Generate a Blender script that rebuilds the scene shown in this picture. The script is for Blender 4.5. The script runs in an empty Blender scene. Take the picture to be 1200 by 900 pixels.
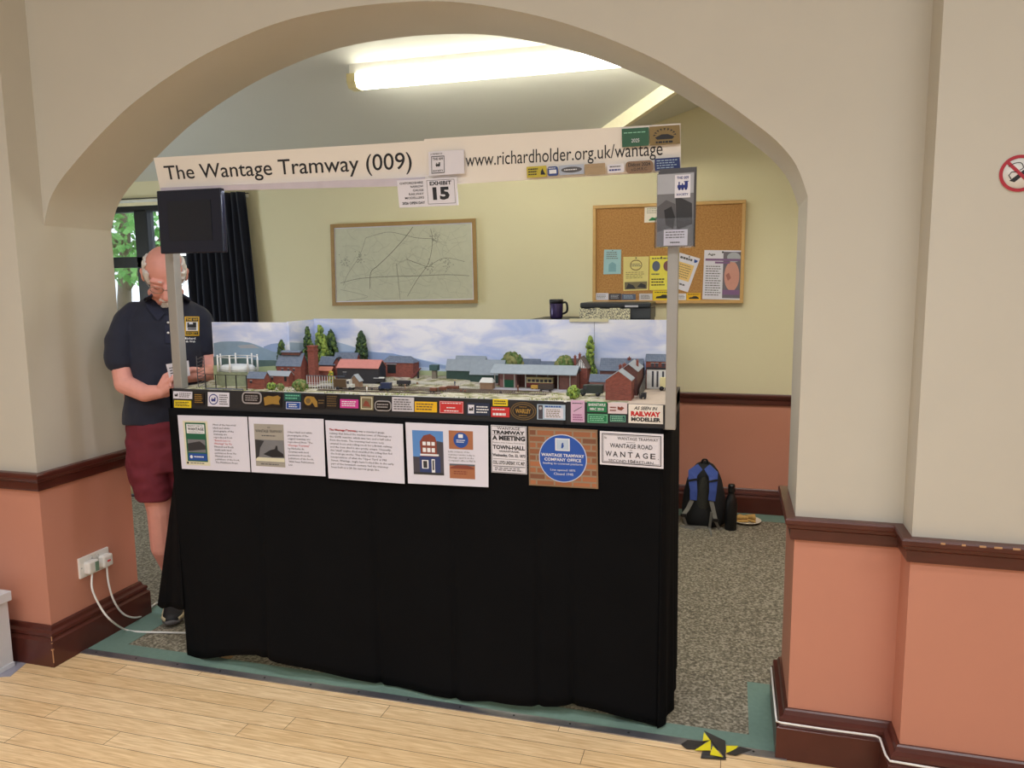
import bpy, bmesh, math, random
from mathutils import Vector, Matrix, noise
from mathutils.bvhtree import BVHTree
random.seed(7)
S = bpy.context.scene
COL = S.collection
# ------------------------------------------------------------------ camera, light, exposure
H = 1.5
F_PX = 898.083
PITCH, ROLL, YAW = 0.129440714, -0.00973225954, -0.280821050
def cam_axes():
    f = Vector((math.sin(YAW)*math.cos(PITCH), math.cos(YAW)*math.cos(PITCH), -math.sin(PITCH)))
    r0 = Vector((math.cos(YAW), -math.sin(YAW), 0)); u0 = r0.cross(f)
    return r0*math.cos(ROLL)+u0*math.sin(ROLL), -r0*math.sin(ROLL)+u0*math.cos(ROLL), f
RR, UU, FF = cam_axes()
C0 = Vector((0, 0, H))
cd = bpy.data.cameras.new('camera'); cam = bpy.data.objects.new('camera', cd); COL.objects.link(cam)
cd.sensor_width = 36; cd.lens = F_PX/1200*36; cd.clip_start = 0.05
cam.matrix_world = Matrix(((RR.x, UU.x, -FF.x, 0), (RR.y, UU.y, -FF.y, 0), (RR.z, UU.z, -FF.z, H), (0, 0, 0, 1)))
S.camera = cam
S.view_settings.view_transform = 'Standard'; S.view_settings.look = 'None'
S.view_settings.gamma = 1; S.view_settings.use_curve_mapping = False
S.view_settings.exposure = 0.0
w = bpy.data.worlds.new('sky'); S.world = w; w.use_nodes = True
bg = w.node_tree.nodes['Background']; bg.inputs[0].default_value = (0.80, 0.90, 1.0, 1); bg.inputs[1].default_value = 2.3
def area(name, loc, rot, sx, sy, power, col, spread=180):
    l = bpy.data.lights.new(name, 'AREA'); l.shape = 'RECTANGLE'; l.size = sx; l.size_y = sy; l.energy = power; l.color = col; l.spread = math.radians(spread)
    o = bpy.data.objects.new(name, l); COL.objects.link(o); o.location = loc; o.rotation_euler = rot; return o
area('hall_lamp', (-1.8, -0.7, 3.45), (0, 0, 0), 2.4, 0.5, 56, (0.93, 0.985, 1.02))
area('hall_lamp', (1.6, -0.7, 3.45), (0, 0, 0), 2.4, 0.5, 56, (0.93, 0.985, 1.02))
area('floor_fill', (-1.0, 1.05, 3.5), (0, 0, 0), 3.4, 0.3, 22, (0.95, 0.98, 1.0), 85)  # added fill from overhead, brightens the floor but not the upper wall
area('hall_window', (0.2, -3.3, 1.7), (math.radians(90), 0, 0), 5.0, 2.0, 26, (0.84, 0.95, 1.06))
area('back_room_fill', (0.45, 3.35, 2.70), (math.radians(14), 0, 0), .9, .25, 12, (1.0, 0.95, 0.88), 110)  # unseen fill behind the arch, added to lift the low back wall
area('side_room_fill', (-5.45, 3.15, 1.0), (0, math.radians(-90), 0), 1.2, .7, 42, (0.8, 0.9, 1.0))  # added side fill for the lower back room; no window is built here

def ray(x, y): return FF + RR*((x-600)/F_PX) + UU*((450-y)/F_PX)
def PY(x, y, Y): d = ray(x, y); return C0 + d*(Y/d.y)          # a point of the picture on a vertical plane at depth Y
def PX(x, y, X): d = ray(x, y); return C0 + d*(X/d.x)
def PZ(x, y, z=0): d = ray(x, y); return C0 + d*((z-H)/d.z)

# ------------------------------------------------------------------ materials
def lin(c): return tuple(((v/255)/12.92 if v/255 <= .04045 else ((v/255+.055)/1.055)**2.4) for v in c)
MATS = {}
def mat(name, rgb, rough=.6, metal=0., var=.08, scale=30, bump=0., emit=0, spec=None, trans=0, sheen=0):
    if name in MATS: return MATS[name]
    m = bpy.data.materials.new(name); m.use_nodes = True; MATS[name] = m
    nt = m.node_tree; b = nt.nodes['Principled BSDF']
    c = lin(rgb)
    b.inputs['Roughness'].default_value = rough; b.inputs['Metallic'].default_value = metal
    if spec is not None: b.inputs['Specular IOR Level'].default_value = spec
    if trans: b.inputs['Transmission Weight'].default_value = trans
    if sheen: b.inputs['Sheen Weight'].default_value = sheen
    tc = nt.nodes.new('ShaderNodeTexCoord'); n = nt.nodes.new('ShaderNodeTexNoise'); n.inputs['Scale'].default_value = scale; n.inputs['Detail'].default_value = 4
    nt.links.new(tc.outputs['Object'], n.inputs['Vector'])
    mx = nt.nodes.new('ShaderNodeMix'); mx.data_type = 'RGBA'
    mx.inputs[6].default_value = tuple(min(1, v*(1-var)) for v in c)+(1,); mx.inputs[7].default_value = tuple(min(1, v*(1+var)) for v in c)+(1,)
    nt.links.new(n.outputs[0], mx.inputs[0]); nt.links.new(mx.outputs[2], b.inputs['Base Color'])
    if bump:
        bp = nt.nodes.new('ShaderNodeBump'); bp.inputs['Strength'].default_value = bump; bp.inputs['Distance'].default_value = .003
        nt.links.new(n.outputs[0], bp.inputs['Height']); nt.links.new(bp.outputs[0], b.inputs['Normal'])
    if emit:
        b.inputs['Emission Color'].default_value = c+(1,); b.inputs['Emission Strength'].default_value = emit
    return m
def node_mat(name, fn, rough=.6):
    m = bpy.data.materials.new(name); m.use_nodes = True; nt = m.node_tree; b = nt.nodes['Principled BSDF']; b.inputs['Roughness'].default_value = rough
    tc = nt.nodes.new('ShaderNodeTexCoord'); fn(nt, b, tc); MATS[name] = m; return m
def ramp(nt, stops):
    r = nt.nodes.new('ShaderNodeValToRGB'); e = r.color_ramp.elements
    while len(e) < len(stops): e.new(.5)
    for i, (p, c) in enumerate(stops): e[i].position = p; e[i].color = tuple(lin(c))+(1,)
    return r
def f_floor(nt, b, tc):
    br = nt.nodes.new('ShaderNodeTexBrick'); br.inputs['Scale'].default_value = 1
    br.inputs['Brick Width'].default_value = 1.15; br.inputs['Row Height'].default_value = .078
    br.inputs['Mortar Size'].default_value = .0011; br.inputs['Mortar Smooth'].default_value = .1; br.offset = .37; br.squash = 1.25; br.squash_frequency = 3
    br.inputs['Color1'].default_value = lin((250, 220, 176))+(1,); br.inputs['Color2'].default_value = lin((238, 204, 156))+(1,); br.inputs['Mortar'].default_value = lin((104, 70, 44))+(1,)
    nt.links.new(tc.outputs['Object'], br.inputs['Vector'])
    mp = nt.nodes.new('ShaderNodeMapping'); mp.inputs['Scale'].default_value = (3, 40, 1); nt.links.new(tc.outputs['Object'], mp.inputs['Vector'])
    n = nt.nodes.new('ShaderNodeTexNoise'); n.inputs['Scale'].default_value = 3; n.inputs['Detail'].default_value = 8; n.inputs['Distortion'].default_value = .8; nt.links.new(mp.outputs[0], n.inputs['Vector'])
    r = ramp(nt, [(.3, (214, 200, 182)), (.7, (255, 255, 255))]); nt.links.new(n.outputs[0], r.inputs[0])
    mx = nt.nodes.new('ShaderNodeMix'); mx.data_type = 'RGBA'; mx.blend_type = 'MULTIPLY'; mx.inputs[0].default_value = .9
    nt.links.new(br.outputs[0], mx.inputs[6]); nt.links.new(r.outputs[0], mx.inputs[7]); nt.links.new(mx.outputs[2], b.inputs['Base Color'])
    bp = nt.nodes.new('ShaderNodeBump'); bp.inputs['Strength'].default_value = .15; bp.inputs['Distance'].default_value = .002
    nt.links.new(n.outputs[0], bp.inputs['Height']); nt.links.new(bp.outputs[0], b.inputs['Normal'])
node_mat('floor_boards', f_floor, .3)
def f_carpet(nt, b, tc):
    n = nt.nodes.new('ShaderNodeTexNoise'); n.inputs['Scale'].default_value = 95; n.inputs['Detail'].default_value = 3; nt.links.new(tc.outputs['Object'], n.inputs['Vector'])
    r = ramp(nt, [(.34, (84, 78, 66)), (.5, (122, 115, 99)), (.64, (162, 154, 138))]); nt.links.new(n.outputs[0], r.inputs[0]); nt.links.new(r.outputs[0], b.inputs['Base Color'])
    bp = nt.nodes.new('ShaderNodeBump'); bp.inputs['Strength'].default_value = .4; bp.inputs['Distance'].default_value = .004
    nt.links.new(n.outputs[0], bp.inputs['Height']); nt.links.new(bp.outputs[0], b.inputs['Normal'])
node_mat('speckled_carpet', f_carpet, .95)
def f_brickf(name, c1, c2, mo, bw, bh, ms, axis='XZ'):
    def fn(nt, b, tc):
        sp = nt.nodes.new('ShaderNodeSeparateXYZ'); cb = nt.nodes.new('ShaderNodeCombineXYZ'); ad = nt.nodes.new('ShaderNodeMath'); ad.operation = 'ADD'
        nt.links.new(tc.outputs['Object'], sp.inputs[0]); nt.links.new(sp.outputs[0], ad.inputs[0]); nt.links.new(sp.outputs[1], ad.inputs[1])
        nt.links.new(ad.outputs[0], cb.inputs[0]); nt.links.new(sp.outputs[2], cb.inputs[1])
        br = nt.nodes.new('ShaderNodeTexBrick'); br.inputs['Scale'].default_value = 1; br.inputs['Brick Width'].default_value = bw; br.inputs['Row Height'].default_value = bh; br.inputs['Mortar Size'].default_value = ms
        br.inputs['Color1'].default_value = lin(c1)+(1,); br.inputs['Color2'].default_value = lin(c2)+(1,); br.inputs['Mortar'].default_value = lin(mo)+(1,)
        nt.links.new(cb.outputs[0], br.inputs['Vector']); nt.links.new(br.outputs[0], b.inputs['Base Color'])
    return node_mat(name, fn, .8)
f_brickf('model_brick', (150, 76, 62), (118, 56, 48), (140, 96, 84), .008, .0035, .0004)
f_brickf('model_brick_dark', (112, 66, 58), (92, 54, 50), (120, 92, 84), .008, .0035, .0004)
f_brickf('photo_brick', (176, 112, 76), (120, 78, 58), (150, 130, 108), .062, .0215, .003)
f_brickf('model_slate', (120, 130, 146), (104, 116, 134), (92, 102, 118), .008, .005, .0004)
def f_sky(nt, b, tc):
    mp = nt.nodes.new('ShaderNodeMapping'); mp.inputs['Scale'].default_value = (4, 4, 9); nt.links.new(tc.outputs['Object'], mp.inputs['Vector'])
    n = nt.nodes.new('ShaderNodeTexNoise'); n.inputs['Scale'].default_value = 1.6; n.inputs['Detail'].default_value = 7; n.inputs['Distortion'].default_value = .6; nt.links.new(mp.outputs[0], n.inputs['Vector'])
    r = ramp(nt, [(.30, (184, 202, 242)), (.46, (214, 222, 248)), (.62, (244, 246, 254))]); nt.links.new(n.outputs[0], r.inputs[0]); nt.links.new(r.outputs[0], b.inputs['Base Color'])
node_mat('printed_sky', f_sky, .7)
def f_ground(nt, b, tc):
    n = nt.nodes.new('ShaderNodeTexNoise'); n.inputs['Scale'].default_value = 26; n.inputs['Detail'].default_value = 6; nt.links.new(tc.outputs['Object'], n.inputs['Vector'])
    r = ramp(nt, [(.38, (128, 124, 84)), (.48, (176, 170, 138)), (.56, (204, 196, 176)), (.68, (150, 142, 128))]); nt.links.new(n.outputs[0], r.inputs[0]); nt.links.new(r.outputs[0], b.inputs['Base Color'])
node_mat('model_ground', f_ground, .95)
def f_speck(nt, b, tc):
    n = nt.nodes.new('ShaderNodeTexNoise'); n.inputs['Scale'].default_value = 140; nt.links.new(tc.outputs['Object'], n.inputs['Vector'])
    r = ramp(nt, [(.42, (110, 108, 104)), (.55, (226, 220, 190))]); nt.links.new(n.outputs[0], r.inputs[0]); nt.links.new(r.outputs[0], b.inputs['Base Color'])
node_mat('speckled_cover', f_speck, .8)
def f_cork(nt, b, tc):
    n = nt.nodes.new('ShaderNodeTexNoise'); n.inputs['Scale'].default_value = 120; n.inputs['Detail'].default_value = 6; nt.links.new(tc.outputs['Object'], n.inputs['Vector'])
    r = ramp(nt, [(.35, (168, 120, 68)), (.65, (196, 148, 92))]); nt.links.new(n.outputs[0], r.inputs[0]); nt.links.new(r.outputs[0], b.inputs['Base Color'])
node_mat('cork', f_cork, .9)
M = lambda n: MATS[n]
mat('wall_cream', (206, 200, 187), .62, var=.03, scale=5, bump=.05)
mat('back_wall_cream', (226, 218, 184), .7, var=.02, scale=5, bump=.05)
mat('salmon_paint', (204, 140, 118), .5, var=.03, scale=5)
mat('ceiling_paint', (212, 212, 204), .8, var=.02, scale=5)
mat('ceiling_trim', (236, 228, 196), .6)
mat('mahogany', (84, 40, 32), .28, var=.3, scale=9, bump=.05)
mat('mahogany_scuff', (196, 150, 110), .6)
mat('teal_carpet', (108, 134, 124), .9, var=.12, scale=60, bump=.2)
mat('grey_metal', (150, 150, 158), .35, .8, var=.2, scale=25)
mat('black_cloth', (14, 14, 16), .95, var=.25, scale=6, bump=.1, spec=.12)
mat('black_paint', (34, 34, 38), .6)
mat('paper', (224, 221, 234), .55, var=.01)
mat('paper_cream', (240, 232, 222), .55, var=.01)
mat('laminate', (232, 228, 236), .2, var=.01)
mat('ink', (34, 34, 38), .6)
mat('ink_grey', (90, 88, 92), .6)
mat('ink_red', (200, 34, 38), .6)
mat('ink_blue', (40, 52, 130), .6)
mat('ink_white', (236, 236, 240), .6)
mat('aluminium', (168, 165, 160), .4, .35, var=.05)
mat('plastic_white', (236, 234, 230), .35)
mat('leaf_dark', (52, 74, 48), .8, var=.35, scale=90)
mat('leaf_mid', (92, 116, 58), .8, var=.35, scale=90)
mat('leaf_light', (150, 172, 78), .8, var=.35, scale=90)
mat('leaf_olive', (138, 138, 84), .8, var=.35, scale=90)
def c(name, rgb, rough=.6, **k): return mat(name, rgb, rough, **k)

# ------------------------------------------------------------------ mesh building
class MB:
    def __init__(s): s.v = []; s.f = []; s.m = []; s.sm = []; s.mats = []
    def mi(s, m):
        if isinstance(m, str): m = MATS[m]
        if m not in s.mats: s.mats.append(m)
        return s.mats.index(m)
    def add(s, vs, fs, m, smooth=False):
        o = len(s.v); k = s.mi(m); s.v += [Vector(p) for p in vs]
        for f in fs: s.f.append([i+o for i in f]); s.m.append(k); s.sm.append(smooth)
        return s
    def box(s, a, b, m):
        x0, y0, z0 = a; x1, y1, z1 = b
        return s.hexa([(x0,y0,z0),(x1,y0,z0),(x1,y1,z0),(x0,y1,z0),(x0,y0,z1),(x1,y0,z1),(x1,y1,z1),(x0,y1,z1)], m)
    def hexa(s, p, m): return s.add(p, [(0,3,2,1),(4,5,6,7),(0,1,5,4),(1,2,6,5),(2,3,7,6),(3,0,4,7)], m)
    def slab(s, quad, t, m, n=None):          # a sheet with thickness; quad TL,TR,BR,BL seen from the front
        q = [Vector(p) for p in quad]
        if n is None: n = (q[3]-q[0]).cross(q[1]-q[0]).normalized()
        b = [p - n*t for p in q]
        return s.add(q+b, [(3,2,1,0),(4,5,6,7),(0,1,5,4),(1,2,6,5),(2,3,7,6),(3,0,4,7)], m)
    def tube(s, pts, r, m, n=8, caps=True):
        pts = [Vector(p) for p in pts]; rs = r if isinstance(r, (list, tuple)) else [r]*len(pts)
        vs = []; fs = []; prev = None
        for i, p in enumerate(pts):
            t = (pts[min(i+1, len(pts)-1)]-pts[max(i-1, 0)]).normalized()
            a = prev if prev else (Vector((0,0,1)) if abs(t.z) < .9 else Vector((1,0,0)))
            u = (a - t*a.dot(t)).normalized(); v = t.cross(u); prev = u
            for k in range(n):
                an = 2*math.pi*k/n; vs.append(p+(u*math.cos(an)+v*math.sin(an))*rs[i])
        for i in range(len(pts)-1):
            for k in range(n):
                k2 = (k+1) % n; fs.append((i*n+k, i*n+k2, (i+1)*n+k2, (i+1)*n+k))
        if caps: fs.append(tuple(range(n-1, -1, -1))); fs.append(tuple((len(pts)-1)*n+k for k in range(n)))
        return s.add(vs, fs, m, n > 5)
    def lathe(s, prof, ctr, m, n=24, smooth=True):
        vs = []; fs = []
        for (r, z) in prof:
            for k in range(n): an = 2*math.pi*k/n; vs.append((ctr[0]+r*math.cos(an), ctr[1]+r*math.sin(an), ctr[2]+z))
        for i in range(len(prof)-1):
            for k in range(n): k2 = (k+1) % n; fs.append((i*n+k, i*n+k2, (i+1)*n+k2, (i+1)*n+k))
        fs.append(tuple(range(n-1, -1, -1))); fs.append(tuple((len(prof)-1)*n+k for k in range(n)))
        return s.add(vs, fs, m, smooth)
    def loft(s, secs, m, n=20, smooth=True):   # secs: (centre, vec_a, vec_b)
        vs = []; fs = []
        for (p, a, b) in secs:
            for k in range(n): an = 2*math.pi*k/n; vs.append(Vector(p)+Vector(a)*math.cos(an)+Vector(b)*math.sin(an))
        for i in range(len(secs)-1):
            for k in range(n): k2 = (k+1) % n; fs.append((i*n+k, i*n+k2, (i+1)*n+k2, (i+1)*n+k))
        fs.append(tuple(range(n-1, -1, -1))); fs.append(tuple((len(secs)-1)*n+k for k in range(n)))
        return s.add(vs, fs, m, smooth)
    def ball(s, p, r, m, nu=12, nv=8, ax=None, jit=0):
        r = r if isinstance(r, (tuple, list)) else (r, r, r); p = Vector(p)
        A = ax or (Vector((1,0,0)), Vector((0,1,0)), Vector((0,0,1)))
        vs = []; fs = []
        for i in range(nv+1):
            th = math.pi*i/nv
            for k in range(nu):
                an = 2*math.pi*k/nu; j = 1+random.uniform(-jit, jit)
                vs.append(p+(A[0]*r[0]*math.sin(th)*math.cos(an)+A[1]*r[1]*math.sin(th)*math.sin(an)+A[2]*r[2]*math.cos(th))*j)
        for i in range(nv):
            for k in range(nu): k2 = (k+1) % nu; fs.append((i*nu+k, (i+1)*nu+k, (i+1)*nu+k2, i*nu+k2))
        return s.add(vs, fs, m, True)
    def prism(s, pts, y0, y1, m):               # polygon in XZ extruded along Y
        n = len(pts); vs = [(x, y0, z) for x, z in pts]+[(x, y1, z) for x, z in pts]
        fs = [tuple(range(n)), tuple(range(2*n-1, n-1, -1))]+[(i, i+n, (i+1) % n+n, (i+1) % n) for i in range(n)]
        return s.add(vs, fs, m)
    def prismx(s, pts, x0, x1, m):              # polygon in YZ extruded along X
        n = len(pts); vs = [(x0, y, z) for y, z in pts]+[(x1, y, z) for y, z in pts]
        fs = [tuple(range(n-1, -1, -1)), tuple(range(n, 2*n))]+[(i, (i+1) % n, (i+1) % n+n, i+n) for i in range(n)]
        return s.add(vs, fs, m)
    def build(s, name, parent=None, origin=None, bevel=0, fix=True):
        if not s.v: return None
        if origin is None:
            if parent is not None: origin = Vector(parent['_o'])
            else:
                xs = [p.x for p in s.v]; ys = [p.y for p in s.v]; origin = Vector(((min(xs)+max(xs))/2, (min(ys)+max(ys))/2, min(p.z for p in s.v)))
        origin = Vector(origin)
        me = bpy.data.meshes.new(name); me.from_pydata([p-origin for p in s.v], [], s.f)
        for m in s.mats: me.materials.append(m)
        me.polygons.foreach_set('material_index', s.m); me.polygons.foreach_set('use_smooth', s.sm); me.update()
        if fix:
            bm = bmesh.new(); bm.from_mesh(me); bmesh.ops.recalc_face_normals(bm, faces=bm.faces); bm.to_mesh(me); bm.free()
        o = bpy.data.objects.new(name, me); COL.objects.link(o)
        if parent is not None: o.parent = parent; o.location = origin-Vector(parent['_o'])
        else: o.location = origin
        o['_o'] = list(origin)
        if bevel:
            b = o.modifiers.new('bevel', 'BEVEL'); b.width = bevel; b.segments = 2; b.limit_method = 'ANGLE'
        return o
def tag(o, label=None, cat=None, group=None, kind=None):
    if label: o['label'] = label
    if cat: o['category'] = cat
    if group: o['group'] = group
    if kind: o['kind'] = kind
    return o
def empty(name, loc, label=None, cat=None, group=None):
    o = bpy.data.objects.new(name, None); COL.objects.link(o); o.location = loc; o['_o'] = list(loc); o.empty_display_size = .1
    return tag(o, label, cat, group)
def struct(name, mb, **k): return tag(mb.build(name, **k), kind='structure')

# text -> triangles (cached)
TC = {}
def text_geo(body, bold=0., italic=0., res=2):
    k = (body, bold, italic, res)
    if k in TC: return TC[k]
    cu = bpy.data.curves.new('t', 'FONT'); cu.body = body; cu.offset = bold; cu.shear = italic; cu.resolution_u = res; cu.size = 1
    ob = bpy.data.objects.new('t', cu); me = ob.to_mesh()
    vs = [(v.co.x, v.co.y) for v in me.vertices]; fs = [tuple(p.vertices) for p in me.polygons]
    ob.to_mesh_clear(); bpy.data.objects.remove(ob); bpy.data.curves.remove(cu)
    TC[k] = (vs, fs); return TC[k]

class Sheet:                                   # a printed sheet or badge: u right, v down over its four corners
    def __init__(s, q, t=.0012, curl=0.):
        s.q = [Vector(p) for p in q]; s.t = t; s.curl = curl
        s.n = (s.q[3]-s.q[0]).cross(s.q[1]-s.q[0]).normalized(); s.L = {}
        s.w = ((s.q[1]-s.q[0]).length+(s.q[2]-s.q[3]).length)/2; s.h = ((s.q[3]-s.q[0]).length+(s.q[2]-s.q[1]).length)/2
    def p(s, u, v, h=0.):
        a = s.q[0].lerp(s.q[1], u); b = s.q[3].lerp(s.q[2], u)
        return a.lerp(b, v)+s.n*(h+s.curl*v)
    def lay(s, n): return s.L.setdefault(n, MB())
    def board(s, m, n='board', r=0.):
        mb = s.lay(n); k = 8; vs = []; fs = []
        for i in range(k+1):
            for (u, h) in ((0, 0), (1, 0), (1, -s.t), (0, -s.t)): vs.append(s.p(u, i/k, h))
        for i in range(k):
            for j in range(4): j2 = (j+1) % 4; fs.append((i*4+j, i*4+j2, i*4+4+j2, i*4+4+j))
        fs += [(3, 2, 1, 0), tuple(k*4+j for j in range(4))]
        mb.add(vs, fs, m); return s
    def rboard(s, m, r=.25, n='board'):       # rounded board
        return s.poly(s.rr(0, 0, 1, 1, r), m, n, 0., s.t)
    def rr(s, u0, v0, u1, v1, r):
        ru = r*min(s.h*(v1-v0), s.w*(u1-u0))/s.w; rv = r*min(s.h*(v1-v0), s.w*(u1-u0))/s.h; P = []
        for (cu, cv, a0) in ((u1-ru, v0+rv, -90), (u1-ru, v1-rv, 0), (u0+ru, v1-rv, 90), (u0+ru, v0+rv, 180)):
            for k in range(5): a = math.radians(a0+k*22.5); P.append((cu+ru*math.cos(a), cv+rv*math.sin(a)))
        return P
    def poly(s, pts, m, n='print', h=.0004, t=.0003):
        k = len(pts); top = [s.p(u, v, h) for u, v in pts]; bot = [s.p(u, v, h-t) for u, v in pts]
        s.lay(n).add(top+bot, [tuple(range(k-1, -1, -1)), tuple(range(k, 2*k))]+[(i, (i+1) % k, (i+1) % k+k, i+k) for i in range(k)], m); return s
    def rect(s, u0, v0, u1, v1, m, n='print', h=.0004): return s.poly([(u0, v0), (u1, v0), (u1, v1), (u0, v1)], m, n, h)
    def disc(s, u, v, r, m, n='print', h=.0004, k=28, ry=None):   # r as a share of the height
        return s.poly([(u+r*s.h/s.w*math.cos(2*math.pi*i/k)*(1 if ry is None else 1), v+(ry or r)*math.sin(2*math.pi*i/k)) for i in range(k)], m, n, h)
    def oval(s, u, v, ru, rv, m, n='print', h=.0004, k=28): return s.poly([(u+ru*math.cos(2*math.pi*i/k), v+rv*math.sin(2*math.pi*i/k)) for i in range(k)], m, n, h)
    def border(s, d, wd, m, h=.0006, n='print', t=.0003):
        du = d*s.h/s.w; wu = wd*s.h/s.w
        for r in ((du+wu, d, 1-du-wu, d+wd), (du+wu, 1-d-wd, 1-du-wu, 1-d), (du, d, du+wu, 1-d), (1-du-wu, d, 1-du, 1-d)): s.poly([(r[0], r[1]), (r[2], r[1]), (r[2], r[3]), (r[0], r[3])], m, n, h, t)
        return s
    def text(s, body, u0, v0, u1, v1, m='ink', bold=0., italic=0., h=.0008, n='lettering', fit=True, res=2, tall=None):
        vs, fs = text_geo(body, bold, italic, res)
        if not vs: return s
        xs = [a for a, _ in vs]; ys = [b for _, b in vs]; x0, x1, y0, y1 = min(xs), max(xs), min(ys), max(ys)
        if tall: y0, y1 = tall                  # common line metrics
        W = (u1-u0); Hh = (v1-v0)
        if not fit: W = min(W, (x1-x0)/(y1-y0)*Hh*s.h/s.w*fit_k(body))
        s.lay(n).add([s.p(u0+(x-x0)/(x1-x0)*W, v1-(y-y0)/(y1-y0)*Hh, h) for x, y in vs], fs, m); return s
    def lines(s, rows, u0, v0, u1, lh, m='ink', bold=0., red=(), h=.0008, align='l', n='lettering'):
        wmax = max((max(a for a, _ in text_geo(r, bold)[0])-min(a for a, _ in text_geo(r, bold)[0])) for r in rows)
        for i, r in enumerate(rows):
            vs, fs = text_geo(r, bold, 0, 1); k = (u1-u0)/wmax; wd = (max(a for a, _ in vs)-min(a for a, _ in vs))*k; x0 = min(a for a, _ in vs)
            uo = u0 if align == 'l' else (u0+u1-wd)/2
            vb = v0+lh*(i+.75); kk = lh*.78/.95
            s.lay(n).add([s.p(uo+(x-x0)*k, vb-y*kk, h) for x, y in vs], fs, 'ink_red' if i in red else m)
        return s
    def bars(s, u0, v0, u1, v1, nrow, m, h=.0008, fill=.45, n='lettering'):   # lines of print too small to read
        lh = (v1-v0)/nrow
        for i in range(nrow):
            u = u0; end = u1-random.uniform(0, .18)*(u1-u0)
            while u < end:
                wd = min(random.uniform(.08, .2)*(u1-u0), end-u); s.rect(u, v0+lh*(i+.2), u+wd, v0+lh*(i+.2+fill), m, n, h); u += wd+.035*(u1-u0)
        return s
    def done(s, name, label, cat, group=None):
        root = None
        ks = sorted(s.L, key=lambda k: k != 'board')
        for k in ks:
            if root is None: root = s.L[k].build(name); tag(root, label, cat, group)
            else: s.L[k].build(k, root)
        return root
def fit_k(b): return 1
def quadY(tl, tr, br, bl, Y): return [PY(*tl, Y), PY(*tr, Y), PY(*br, Y), PY(*bl, Y)]
def rq(x0, y0, x1, y1, Y, sl=0.): return quadY((x0, y0), (x1, y0+sl*(x1-x0)), (x1, y1+sl*(x1-x0)), (x0, y1), Y)

# ------------------------------------------------------------------ the setting
ZR0, ZR1 = .715, .785       # chair rail
XL, XR = -2.6, .2           # jambs of the arch
YF, YB = 2.43, 2.77         # arch wall front, back
ZT = 3.6
arch = [(-1.4, 1.745), (-1.365, 1.835), (-1.31, 1.905), (-1.24, 1.965), (-1.15, 2.035), (-1.05, 2.105), (-.95, 2.168), (-.8, 2.243), (-.65, 2.305), (-.5, 2.352), (-.35, 2.388), (-.2, 2.408), (0, 2.416)]
arch = [(a-1.2, z) for a, z in arch]+[(-a-1.2, z) for a, z in reversed(arch[:-1])]
def catmull(P, k=4):
    out = []
    for i in range(len(P)-1):
        p0 = P[max(i-1, 0)]; p1 = P[i]; p2 = P[i+1]; p3 = P[min(i+2, len(P)-1)]
        for j in range(k):
            t = j/k; out.append(tuple(.5*((2*p1[d])+(-p0[d]+p2[d])*t+(2*p0[d]-5*p1[d]+4*p2[d]-p3[d])*t*t+(-p0[d]+3*p1[d]-3*p2[d]+p3[d])*t**3) for d in range(len(p1))))
    return out+[tuple(P[-1])]
AR = catmull(arch, 4)
mb = MB(); n = len(AR)
vs = []
for (x, z) in AR: vs += [(x, YF, z), (x, YF, ZT), (x, YB, z), (x, YB, ZT)]
fs = []; fs2 = []
for i in range(n-1):
    a = i*4; b = a+4; fs += [(a, b, b+1, a+1), (a+2, a+3, b+3, b+2), (a+1, b+1, b+3, a+3)]; fs2.append((a, a+2, b+2, b))
mb.add(vs, fs, 'wall_cream'); mb.add(vs, fs2, 'wall_cream', True)
def wallbox(mb, x0, x1, y0, y1, upper='wall_cream'):
    mb.box((x0, y0, 0), (x1, y1, .75), 'salmon_paint'); mb.box((x0, y0, .75), (x1, y1, ZT), upper)
wallbox(mb, XR, 3.2, YF, YB)
struct('wall_arch', mb, fix=True)
mb = MB(); wallbox(mb, -4.6, XL, 2.30, YB); struct('wall_left', mb)
mb = MB(); wallbox(mb, .5, 3.2, 2.31, YF); struct('wall_right', mb)
# hall behind the viewer
mb = MB(); wallbox(mb, -4.7, -4.6, -3.5, YB); struct('wall_hall_left', mb)
mb = MB(); wallbox(mb, 3.2, 3.3, -3.5, YB); struct('wall_hall_right', mb)
mb = MB(); wallbox(mb, -4.7, 3.3, -3.6, -3.5); struct('wall_hall_rear', mb)
mb = MB(); mb.box((-4.7, -3.6, ZT), (3.3, YB, ZT+.1), 'ceiling_paint'); struct('ceiling_hall', mb)
mb = MB(); mb.box((-4.7, -3.6, -.1), (3.3, 2.40, 0), 'floor_boards'); struct('floor', mb, origin=(0, 2.362, 0))
# back room
BX0, BX1, BY = -5.6, .95, 5.12
mb = MB(); mb.box((BX0, 2.40, -.1), (BX1, BY, -.001), 'speckled_carpet'); struct('floor_carpet', mb)
mb = MB()
def tealrect(x0, y0, x1, y1): mb.box((x0, y0, -.003), (x1, y1, .0012), 'teal_carpet')
tealrect(XL, 2.42, XR, 2.508); tealrect(XL, 2.508, -2.43, 2.9); tealrect(.088, 2.508, XR, 2.865); tealrect(-3.9, 4.94, BX1, BY)
struct('floor_carpet_border', mb)
mb = MB(); mb.box((-2.57, 2.392, -.002), (.2, 2.427, .004), 'grey_metal')
for k in range(14):
    x = -2.5+k*.2; mb.lathe([(.004, 0), (.004, .001)], (x, 2.41, .004), 'black_paint', 8)
struct('trim_threshold', mb)
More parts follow.
